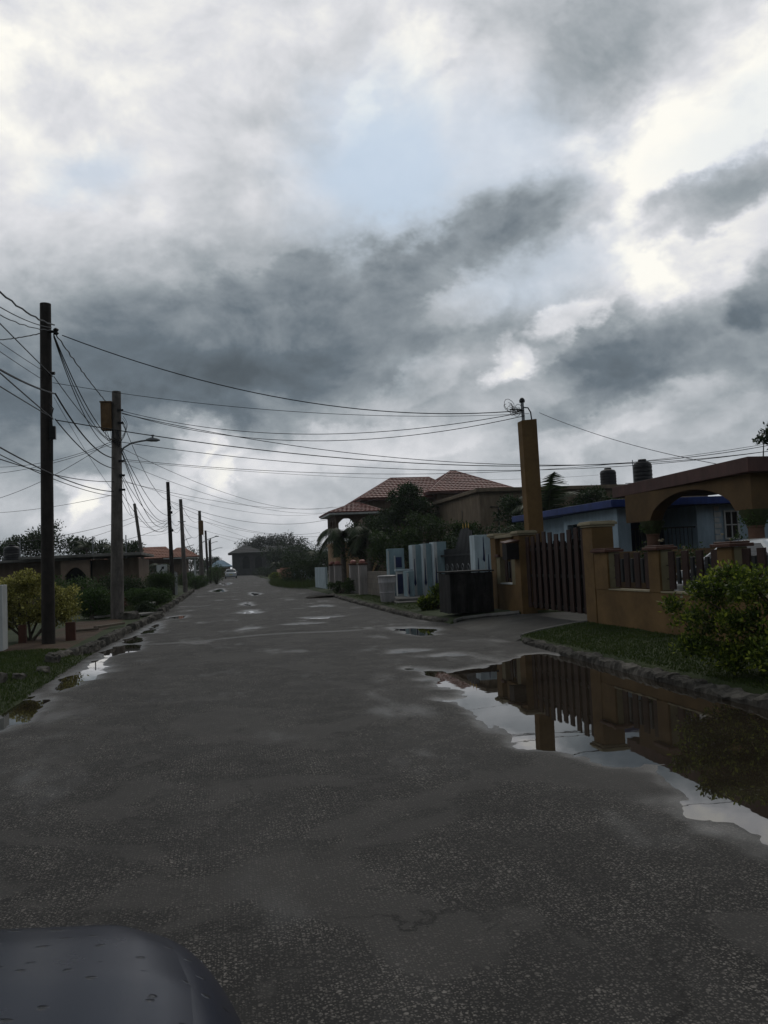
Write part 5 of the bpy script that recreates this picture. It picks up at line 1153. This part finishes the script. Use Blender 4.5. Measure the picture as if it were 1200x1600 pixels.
# ------------------------------------------------------------------ cars
def car(label, loc, rz, paint, front_taper=True, lod=2, name='parked_car'):
    t = bpy.data.objects.new(name, None); COL.objects.link(t); tag(t, label, 'car')
    # stations: y, halfwidth, zlow, zbelt, ztop
    ST = [(2.22, .36, .40, .50, .55), (2.19, .50, .32, .60, .645), (2.10, .63, .27, .655, .705), (1.98, .715, .24, .70, .75), (1.82, .775, .2, .725, .785), (1.60, .82, .18, .755, .825), (1.3, .845, .18, .79, .87), (1.0, .86, .18, .82, .91), (.6, .87, .18, .86, .93), (-.3, .875, .18, .88, .94), (-1.2, .87, .18, .90, .96), (-1.7, .85, .2, .91, .99), (-2.0, .80, .24, .88, .96), (-2.13, .72, .3, .80, .88), (-2.19, .6, .42, .62, .66)]
    def sect(w, zl, zb, zt):
        half = [(0, zl), (w*.86, zl), (w*.97, zl+.10), (w*1.0, (zl+zb)*.5), (w*.99, zb-.10), (w*.955, zb-.03), (w*.89, zb+(zt-zb)*.45), (w*.5, zt-(zt-zb)*.12), (0, zt)]
        return half
    V = []; F = []; M_ = 0
    for y, w, zl, zb, zt in ST:
        h = sect(w, zl, zb, zt); ring = [(x, z) for x, z in h]+[(-x, z) for x, z in reversed(h[1:-1])]
        M_ = len(ring); V += [(x, y, z) for x, z in ring]
    for i in range(len(ST)-1):
        for k in range(M_):
            k2 = (k+1) % M_; F.append((i*M_+k, i*M_+k2, (i+1)*M_+k2, (i+1)*M_+k))
    F += [tuple(range(M_)), tuple((len(ST)-1)*M_+k for k in range(M_-1, -1, -1))]
    body = MB().add(V, F).build('body', paint, t, smooth=True)
    s_ = body.modifiers.new('s', 'SUBSURF'); s_.levels = s_.render_levels = lod
    # bonnet panel, a separate sheet with its own gap
    def top(x, y):
        for i in range(len(ST)-1):
            if ST[i][0] >= y >= ST[i+1][0]:
                u = (ST[i][0]-y)/(ST[i][0]-ST[i+1][0]); w, zb, zt = [ST[i][q]*(1-u)+ST[i+1][q]*u for q in (1, 3, 4)]; break
        return w, zb, zt
    V = []; nx, ny = 28, 26
    for j in range(ny+1):
        y = 2.00-(2.00-.98)*j/ny; w, zb, zt = top(0, y); ww = w*.865*(1-.06*math.exp(-j*.9))
        for i in range(nx+1):
            x = -ww+2*ww*i/nx; u = abs(x)/w
            z = zt-(zt-zb)*(.12*(u/.45)**2 if u < .45 else .12+.43*(u-.45)/.41)
            edge = min(i, nx-i, j, ny-j); z += .008 if edge > 0 else -.01
            V.append((x, y, z))
    F = [(j*(nx+1)+i, j*(nx+1)+i+1, (j+1)*(nx+1)+i+1, (j+1)*(nx+1)+i) for j in range(ny) for i in range(nx)]
    hd = MB().add(V, F).build('bonnet', paint, t, smooth=True); s_ = hd.modifiers.new('s', 'SUBSURF'); s_.levels = s_.render_levels = 1
    # greenhouse
    def loft(rings, name, mat, close=True):
        V = []; m_ = len(rings[0])
        for rg in rings: V += rg
        F = [(i*m_+k, i*m_+(k+1) % m_, (i+1)*m_+(k+1) % m_, (i+1)*m_+k) for i in range(len(rings)-1) for k in range(m_)]
        F.append(tuple((len(rings)-1)*m_+k for k in range(m_)))
        return MB().add(V, F).build(name, mat, t, smooth=True)
    def ring(yf, yr, wf, wr, z):
        return [(-wf, yf-.12, z), (-wf*.55, yf, z), (wf*.55, yf, z), (wf, yf-.12, z), (wr*1.02, (yf+yr)/2, z), (wr, yr+.1, z), (wr*.5, yr, z), (-wr*.5, yr, z), (-wr, yr+.1, z), (-wr*1.02, (yf+yr)/2, z)]
    loft([ring(1.02, -1.62, .76, .76, .88), ring(.55, -1.3, .69, .69, 1.17), ring(.12, -.95, .60, .60, 1.395)], 'windows', M_carglass)
    loft([ring(.16, -.99, .615, .615, 1.385), ring(.10, -.93, .60, .60, 1.425), ring(-.1, -.75, .45, .45, 1.455)], 'roof', paint)
    pl = MB()
    for s in (1, -1):
        pl.tube([(s*.745, .92, .90), (s*.685, .46, 1.17), (s*.60, .03, 1.40)], .024, 6); pl.tube([(s*.775, -.32, .92), (s*.70, -.32, 1.18), (s*.61, -.32, 1.40)], .022, 6); pl.tube([(s*.76, -1.5, .93), (s*.69, -1.2, 1.18), (s*.6, -.87, 1.40)], .045, 6)
    pl.build('pillars', paint, t, smooth=True)
    for sx in (1, -1):
        for y in (1.38, -1.35):
            w = thing('wheel', None, None); w.parent = t; w.location = (0, 0, 0)
            for k_ in ('label', 'category'):
                if k_ in w: del w[k_]
            x = sx*.79
            tp = MB(); prof = [(.20, -.1), (.29, -.1), (.315, -.07), (.32, 0), (.315, .07), (.29, .1), (.20, .1)]; n = 24; VV = []; 
            for rr_, xo in prof:
                for k in range(n): a = 2*math.pi*k/n; VV.append((x+xo, y+rr_*math.cos(a), .32+rr_*math.sin(a)))
            FF = [(i*n+k, i*n+(k+1) % n, (i+1)*n+(k+1) % n, (i+1)*n+k) for i in range(len(prof)-1) for k in range(n)]
            tp.add(VV, FF).build('tyre', M_tyre, w, smooth=True)
            rp = MB(); rp.tube([(x-sx*.02, y, .32), (x+sx*.085, y, .32)], [.205, .195], 20)
            for k in range(5): a = 2*math.pi*k/5; rp.tube([(x+sx*.10, y, .32), (x+sx*.09, y+.19*math.cos(a), .32+.19*math.sin(a))], [.045, .03], 6)
            rp.build('rim', M_rim, w)
        MB().rock(sx*.60, 2.02, .56, .13, .13, .055, 3, 2).build('headlight', M_lens, t, smooth=True)
        MB().rock(sx*.66, -2.06, .76, .12, .09, .09, 3, 2).build('tail_light', M_redlens, t, smooth=True)
        MB().rock(sx*.93, .62, .96, .10, .06, .075, 5, 2).build('wing_mirror', paint, t, smooth=True)
    MB().box(-.72, .72, -2.24, -2.1, .30, .50).build('rear_bumper', paint, t, bevel=.05)
    MB().box(-.25, .25, -2.255, -2.242, .53, .64).build('number_plate', M_plate, t)
    MB().box(-.4, .4, 2.2, 2.235, .33, .47).build('grille', M_iron, t, bevel=.01)
    t.location = loc; t.rotation_euler = (0, 0, rz)
    return t
car('wet dark blue-grey car, only its bonnet corner showing at the lower left', (-.84, -.35, .0), R(0), M_carnear, lod=3).scale = (1.08, 1.08, 1.10)
car('small white sedan seen from behind far down the road', (.81, 130, .02), R(0), M_carsilver, lod=1, name='driving_car')
car('white car parked in the yard behind the ochre picket wall', (7.93, 11.25, .15), R(1), M_carwhite, lod=2)

# ------------------------------------------------------------------ sky, light, camera
SKY_AZ = [-18.0, -13.4, -8.8, -4.2, 0.4, 5.0, 9.6, 14.2, 18.8, 23.4, 28.0, 32.6, 37.2, 41.8]
SKY_EL = [0, 2, 4, 6, 8, 10, 12, 14, 16, 18, 20, 22, 24, 26, 28, 30, 32, 34, 36.5]
SKY_COLS = [[0.698, 0.698, 0.666, 0.596, 0.509, 0.463, 0.464, 0.488, 0.572, 0.719, 0.809, 0.846, 0.871, 0.898, 0.928, 0.954, 0.874, 0.843, 0.843], [0.699, 0.699, 0.667, 0.602, 0.517, 0.462, 0.461, 0.482, 0.552, 0.679, 0.792, 0.839, 0.861, 0.888, 0.915, 0.944, 0.929, 0.843, 0.843], [0.713, 0.713, 0.694, 0.648, 0.569, 0.469, 0.439, 0.449, 0.503, 0.609, 0.748, 0.847, 0.838, 0.86, 0.877, 0.879, 0.889, 0.865, 0.864], [0.736, 0.735, 0.735, 0.706, 0.633, 0.51, 0.435, 0.426, 0.47, 0.559, 0.682, 0.81, 0.818, 0.828, 0.843, 0.853, 0.863, 0.869, 0.871], [0.745, 0.747, 0.76, 0.74, 0.66, 0.509, 0.436, 0.417, 0.447, 0.52, 0.624, 0.704, 0.736, 0.766, 0.795, 0.82, 0.84, 0.859, 0.868], [0.745, 0.747, 0.755, 0.743, 0.666, 0.519, 0.458, 0.439, 0.456, 0.511, 0.603, 0.698, 0.75, 0.784, 0.798, 0.805, 0.82, 0.843, 0.856], [0.745, 0.746, 0.747, 0.746, 0.696, 0.602, 0.547, 0.502, 0.503, 0.54, 0.599, 0.705, 0.784, 0.817, 0.835, 0.842, 0.841, 0.839, 0.836], [0.745, 0.741, 0.732, 0.721, 0.704, 0.678, 0.645, 0.56, 0.562, 0.591, 0.617, 0.675, 0.785, 0.822, 0.849, 0.875, 0.877, 0.838, 0.81], [0.739, 0.728, 0.71, 0.695, 0.676, 0.666, 0.663, 0.609, 0.639, 0.664, 0.653, 0.635, 0.762, 0.799, 0.778, 0.803, 0.829, 0.784, 0.764], [0.727, 0.71, 0.687, 0.678, 0.646, 0.606, 0.576, 0.577, 0.714, 0.769, 0.723, 0.707, 0.807, 0.836, 0.71, 0.711, 0.734, 0.699, 0.701], [0.725, 0.705, 0.686, 0.683, 0.623, 0.562, 0.523, 0.557, 0.722, 0.877, 0.85, 0.895, 0.947, 0.892, 0.747, 0.667, 0.658, 0.653, 0.654], [0.722, 0.706, 0.699, 0.692, 0.636, 0.583, 0.531, 0.575, 0.713, 0.861, 0.9, 0.793, 0.926, 0.936, 0.869, 0.795, 0.695, 0.67, 0.668], [0.706, 0.692, 0.686, 0.672, 0.643, 0.623, 0.556, 0.594, 0.659, 0.811, 0.821, 0.769, 0.928, 0.949, 0.963, 0.881, 0.718, 0.716, 0.714], [0.704, 0.69, 0.686, 0.664, 0.638, 0.601, 0.562, 0.618, 0.696, 0.912, 0.71, 0.889, 0.938, 0.967, 0.961, 0.736, 0.725, 0.725, 0.725]]
SKY_TONE = [(9.36, 7.91, 8.41, 1.4, 7, 0.09, 1), (-0.06, 7.52, 2.35, 1.72, 62, 0.1, 1), (27.59, 8.7, 5.7, 1.25, 17, 0.1, 1), (-6.97, 5.21, 4.41, 1.47, 17, 0.08, 1), (21.53, 13.24, 2.58, 1.05, 32, 0.08, 1), (18.18, 7.47, 5.23, 1.09, 7, 0.05, 1), (29.49, 19.43, 2.82, 1.34, 12, 0.08, 1), (34.41, 21.8, 6.25, 1.81, 14, -0.22, 1), (23.82, 22.51, 4.07, 2.21, 30, -0.1, 1), (18.03, 21.13, 7.53, 2.18, 22, -0.07, 1), (36.42, 15.62, 2.73, 2.08, 27, -0.12, 1), (26.9, 29.89, 6.31, 3.71, 42, -0.06, 1), (29.44, 24.53, 5.28, 3.61, 32, 0.06, 1), (29.35, 17.29, 2.22, 1.37, 2, 0.09, 1), (24.24, 15.48, 2.33, 1.23, 22, 0.17, 1), (19.77, 12.87, 1.74, 1.27, 52, 0.16, 1), (-1.95, 8.2, 2.53, 1.2, 62, 0.12, 1), (-9.02, 5.66, 1.76, 1.16, 32, 0.14, 1), (9.65, 28.64, 3.18, 1.08, 47, 0.07, 1), (14.16, 31.79, 5.0, 1.36, 17, 0.05, 1), (-13.0, 30.61, 1.91, 1.93, 2, 0.05, 1), (-0.76, 5.6, 3.82, 1.08, 42, 0.06, 1), (13.55, 12.07, 3.11, 1.29, 32, 0.07, 1), (-6.03, 10.73, 8.14, 1.25, -3, -0.05, 1), (30.74, 13.91, 7.9, 1.6, 17, -0.06, 1), (25.57, 9.51, 6.23, 1.26, 17, -0.07, 1), (33.11, 8.17, 4.56, 1.21, 12, 0.06, 1), (5.82, 19.06, 8.9, 1.43, 10, -0.05, 1), (6.88, 12.33, 8.86, 1.72, -6, -0.05, 1), (16.91, 16.95, 2.66, 1.65, 32, 0.08, 1)]
SKY_BLUE = [(11.98, 25.6, 9.04, 7.17, 2, 0.85), (-7.7, 24.95, 4.47, 2.18, 2, 0.5), (19.23, 26.22, 8.86, 5.54, 2, 0.5), (21.41, 18.63, 6.94, 3.62, 17, 0.4), (9.62, 13.96, 5.35, 3.4, 2, 0.25), (35.83, 25.43, 7.45, 2.72, 22, 0.3)]
w = bpy.data.worlds.new("World"); C.world = w; w.use_nodes = True
nt = w.node_tree; nt.nodes.clear(); L = nt.links
out = nt.nodes.new('ShaderNodeOutputWorld'); bg = nt.nodes.new('ShaderNodeBackground'); L.new(bg.outputs[0], out.inputs[0])
bg.inputs['Strength'].default_value = .1
SUN_EL, SUN_AZ = 48, 24
sky = nt.nodes.new('ShaderNodeTexSky'); sky.sky_type = 'NISHITA'; sky.sun_disc = False; sky.sun_elevation = R(SUN_EL); sky.sun_rotation = R(SUN_AZ)
tc = N(nt, 'TexCoord'); D = tc.outputs['Generated']
sp = N(nt, 'SeparateXYZ'); L.new(D, sp.inputs[0])
def M(op, a, b=None, c=None):
    n = N(nt, 'Math', operation=op)
    for i, v in enumerate((a, b, c)):
        if v is None: continue
        if isinstance(v, (int, float)): n.inputs[i].default_value = v
        else: L.new(v, n.inputs[i])
    return n.outputs[0]
DEG = 180/math.pi
az = M('MULTIPLY', M('ARCTAN2', sp.outputs[0], sp.outputs[1]), DEG)
el = M('MULTIPLY', M('ARCSINE', sp.outputs[2]), DEG)
# cloud-layer coordinates: the layer seems flatter and finer towards the horizon
zc = M('ADD', M('MAXIMUM', sp.outputs[2], 0), .22)
px_, py_ = M('DIVIDE', sp.outputs[0], zc), M('DIVIDE', sp.outputs[1], zc)
cp = N(nt, 'CombineXYZ'); L.new(px_, cp.inputs[0]); L.new(py_, cp.inputs[1]); L.new(M('MULTIPLY', sp.outputs[2], 2.0), cp.inputs[2])
def noise(vec, scale, detail, rough, dist=0, lac=2.0):
    n = N(nt, 'TexNoise', i_Scale=scale, i_Detail=detail, i_Roughness=rough, i_Distortion=dist); L.new(vec, n.inputs['Vector']); return n
dvv = N(nt, 'VectorMath', operation='MULTIPLY'); dvv.inputs[1].default_value = (1, 1, 1.45); L.new(D, dvv.inputs[0]); DV = dvv.outputs[0]
wn1 = noise(DV, 3.2, 3, .5); wn2 = noise(DV, 13, 9, .60)
s1 = N(nt, 'SeparateColor'); L.new(wn1.outputs['Color'], s1.inputs[0]); s2 = N(nt, 'SeparateColor'); L.new(wn2.outputs['Color'], s2.inputs[0])
def warp(c, a, b, k1, k2):
    return M('ADD', c, M('ADD', M('MULTIPLY', M('SUBTRACT', a, .5), k1), M('MULTIPLY', M('SUBTRACT', b, .5), k2)))
azw = warp(az, s1.outputs[0], s2.outputs[0], 3, 7); elw = warp(el, s1.outputs[1], s2.outputs[1], 2, 5)
V_ = N(nt, 'CombineXYZ'); L.new(azw, V_.inputs[0]); L.new(elw, V_.inputs[1])
def blob(t):
    a, e, sx, sy, rot, amp = t[:6]; sharp = len(t) > 6
    m_ = N(nt, 'Mapping', vector_type='TEXTURE'); m_.inputs['Location'].default_value = (a, e, 0); m_.inputs['Rotation'].default_value = (0, 0, R(rot)); m_.inputs['Scale'].default_value = (sx*1.5, sy*1.5, 1) if sharp else (sx*1.15, sy*1.15, 1)
    L.new(V_.outputs[0], m_.inputs[0]); g_ = N(nt, 'TexGradient', gradient_type='SPHERICAL'); L.new(m_.outputs[0], g_.inputs[0])
    r_ = N(nt, 'MapRange', interpolation_type='SMOOTHSTEP'); r_.inputs[1].default_value = .12 if sharp else 0; r_.inputs[2].default_value = .52 if sharp else .8; r_.inputs[3].default_value = 0; r_.inputs[4].default_value = abs(amp); L.new(g_.outputs['Fac'], r_.inputs[0])
    return r_.outputs[0], amp
# tone of the cloud deck: one elevation profile for each of fourteen compass bearings, blended
elt = M('DIVIDE', M('MAXIMUM', warp(el, s1.outputs[1], s2.outputs[1], 1.5, 4.5), 0), 90)
azt = warp(az, s1.outputs[0], s2.outputs[0], 2.5, 5)
azc = M('MINIMUM', M('MAXIMUM', azt, SKY_AZ[0]), SKY_AZ[-1]); STEP = SKY_AZ[1]-SKY_AZ[0]
tone = None
for k, a in enumerate(SKY_AZ):
    st = [(e/90, (v,)*3) for e, v in zip(SKY_EL, SKY_COLS[k])]+[(.48, (.66,)*3), (.6, (.58,)*3), (1, (.54,)*3)]
    rk = ramp(nt, st, 'LINEAR'); L.new(elt, rk.inputs[0])
    hat = M('MAXIMUM', M('SUBTRACT', 1, M('DIVIDE', M('ABSOLUTE', M('SUBTRACT', azc, a)), STEP)), 0)
    tone = M('MULTIPLY', rk.outputs[0], hat) if tone is None else M('MULTIPLY_ADD', rk.outputs[0], hat, tone)
# unseen sky behind the camera dimmed, so surfaces facing the lens stay dark
cosaz = M('COSINE', M('DIVIDE', az, DEG)); tone = M('SUBTRACT', tone, M('MULTIPLY', M('SUBTRACT', .55, M('MINIMUM', cosaz, .55)), .16))
# below the horizon
tone = M('SUBTRACT', tone, M('MULTIPLY', M('MINIMUM', M('MAXIMUM', M('MULTIPLY', el, -1), 0), 5), .05))
for t in SKY_TONE:
    v, amp = blob(t)
    tone = M('ADD' if amp > 0 else 'SUBTRACT', tone, v)
f1 = noise(DV, 7, 10, .58, .25); f2 = noise(DV, 24, 7, .6, .1)
# billows: the side of each puff that faces the hidden sun is brighter
so_ = N(nt, 'VectorMath', operation='ADD'); so_.inputs[1].default_value = (.022, .012, .045); L.new(DV, so_.inputs[0]); f3 = noise(so_.outputs[0], 7, 10, .58, .25)
rel = M('MULTIPLY', M('SUBTRACT', f1.outputs['Fac'], f3.outputs['Fac']), .40)
tone = M('ADD', tone, M('MULTIPLY', M('SUBTRACT', f1.outputs['Fac'], .5), .09)); tone = M('ADD', tone, M('MULTIPLY', M('SUBTRACT', f2.outputs['Fac'], .5), .07)); tone = M('ADD', tone, rel)
tone = M('MULTIPLY_ADD', M('SUBTRACT', tone, .6), 1.04, .618)
tr_ = ramp(nt, [(0, lin(46, 54, 62)), (.34, lin(86, 95, 102)), (.45, lin(104, 115, 124)), (.60, lin(149, 157, 163)), (.75, lin(191, 195, 200)), (.87, lin(222, 223, 227)), (1, lin(255, 253, 245))])
L.new(tone, tr_.inputs[0])
bm = None
for t in SKY_BLUE:
    v, amp = blob(t); bm = v if bm is None else M('MAXIMUM', bm, v)
# open sky between clouds: pale milky blue tinted by the real sky
mb_ = N(nt, 'Mix', data_type='RGBA'); mb_.inputs[0].default_value = .12; mb_.inputs[6].default_value = tuple(c*10 for c in lin(193, 211, 229)[:3])+(1,); L.new(sky.outputs[0], mb_.inputs[7])
sc_ = N(nt, 'VectorMath', operation='SCALE'); sc_.inputs['Scale'].default_value = 10; L.new(tr_.outputs[0], sc_.inputs[0])
fx = N(nt, 'Mix', data_type='RGBA'); fac = M('MULTIPLY', bm, M('MINIMUM', M('MULTIPLY', M('MAXIMUM', M('SUBTRACT', tone, .55), 0), 5), 1)); L.new(fac, fx.inputs[0]); L.new(sc_.outputs[0], fx.inputs[6]); L.new(mb_.outputs[2], fx.inputs[7])
L.new(fx.outputs[2], bg.inputs['Color'])
try: w.cycles.sampling_method = 'MANUAL'; w.cycles.sample_map_resolution = 512
except Exception: pass

sd = bpy.data.lights.new('sun', 'SUN'); sd.energy = .6; sd.angle = R(22); sd.color = (1, .95, .86)
so = bpy.data.objects.new('sun', sd); COL.objects.link(so)
dv = Vector((math.sin(R(SUN_AZ))*math.cos(R(SUN_EL)), math.cos(R(SUN_AZ))*math.cos(R(SUN_EL)), math.sin(R(SUN_EL))))
so.rotation_euler = dv.to_track_quat('Z', 'Y').to_euler(); so.location = (0, 0, 30)

cam = bpy.data.cameras.new('camera'); co = bpy.data.objects.new('camera', cam); COL.objects.link(co); C.camera = co
cam.sensor_fit = 'VERTICAL'; cam.sensor_height = 24; cam.lens = 1300/1600*24; cam.clip_end = 5000; cam.clip_start = .05
PIT, YAW, ROLL = R(3.438), R(10.934), R(2.5)
fwd = Vector((math.sin(YAW)*math.cos(PIT), math.cos(YAW)*math.cos(PIT), math.sin(PIT)))
right = Vector((math.cos(YAW), -math.sin(YAW), 0)); upv = right.cross(fwd)
r2 = right*math.cos(ROLL)-upv*math.sin(ROLL); u2 = upv*math.cos(ROLL)+right*math.sin(ROLL)
mw = Matrix((r2, u2, -fwd)).transposed().to_4x4(); mw.translation = (0, 0, 1.5); co.matrix_world = mw
C.view_settings.view_transform = 'Standard'; C.view_settings.look = 'None'; C.view_settings.exposure = 0; C.view_settings.gamma = 1
C.cycles.max_bounces = 6; C.cycles.diffuse_bounces = 3; C.cycles.glossy_bounces = 3; C.cycles.transparent_max_bounces = 6; C.cycles.volume_bounces = 0
C.cycles.use_denoising = True

# damp air: one closed box of even thin haze round everything
hz = MB().box(-700, 700, -60, 700, -1.2, 16).build('haze', None if False else M_rim); hz.data.materials.clear()
hm = bpy.data.materials.new('damp_air'); hm.use_nodes = True; hnt = hm.node_tree; hnt.nodes.clear()
ho = hnt.nodes.new('ShaderNodeOutputMaterial'); hv = hnt.nodes.new('ShaderNodeVolumePrincipled'); hv.inputs['Density'].default_value = .0003; hv.inputs['Color'].default_value = (.85, .9, .95, 1); hv.inputs['Anisotropy'].default_value = .3
hnt.links.new(hv.outputs[0], ho.inputs['Volume']); hz.data.materials.append(hm); tag(hz, 'thin damp haze hanging over the street', 'haze', kind='stuff')
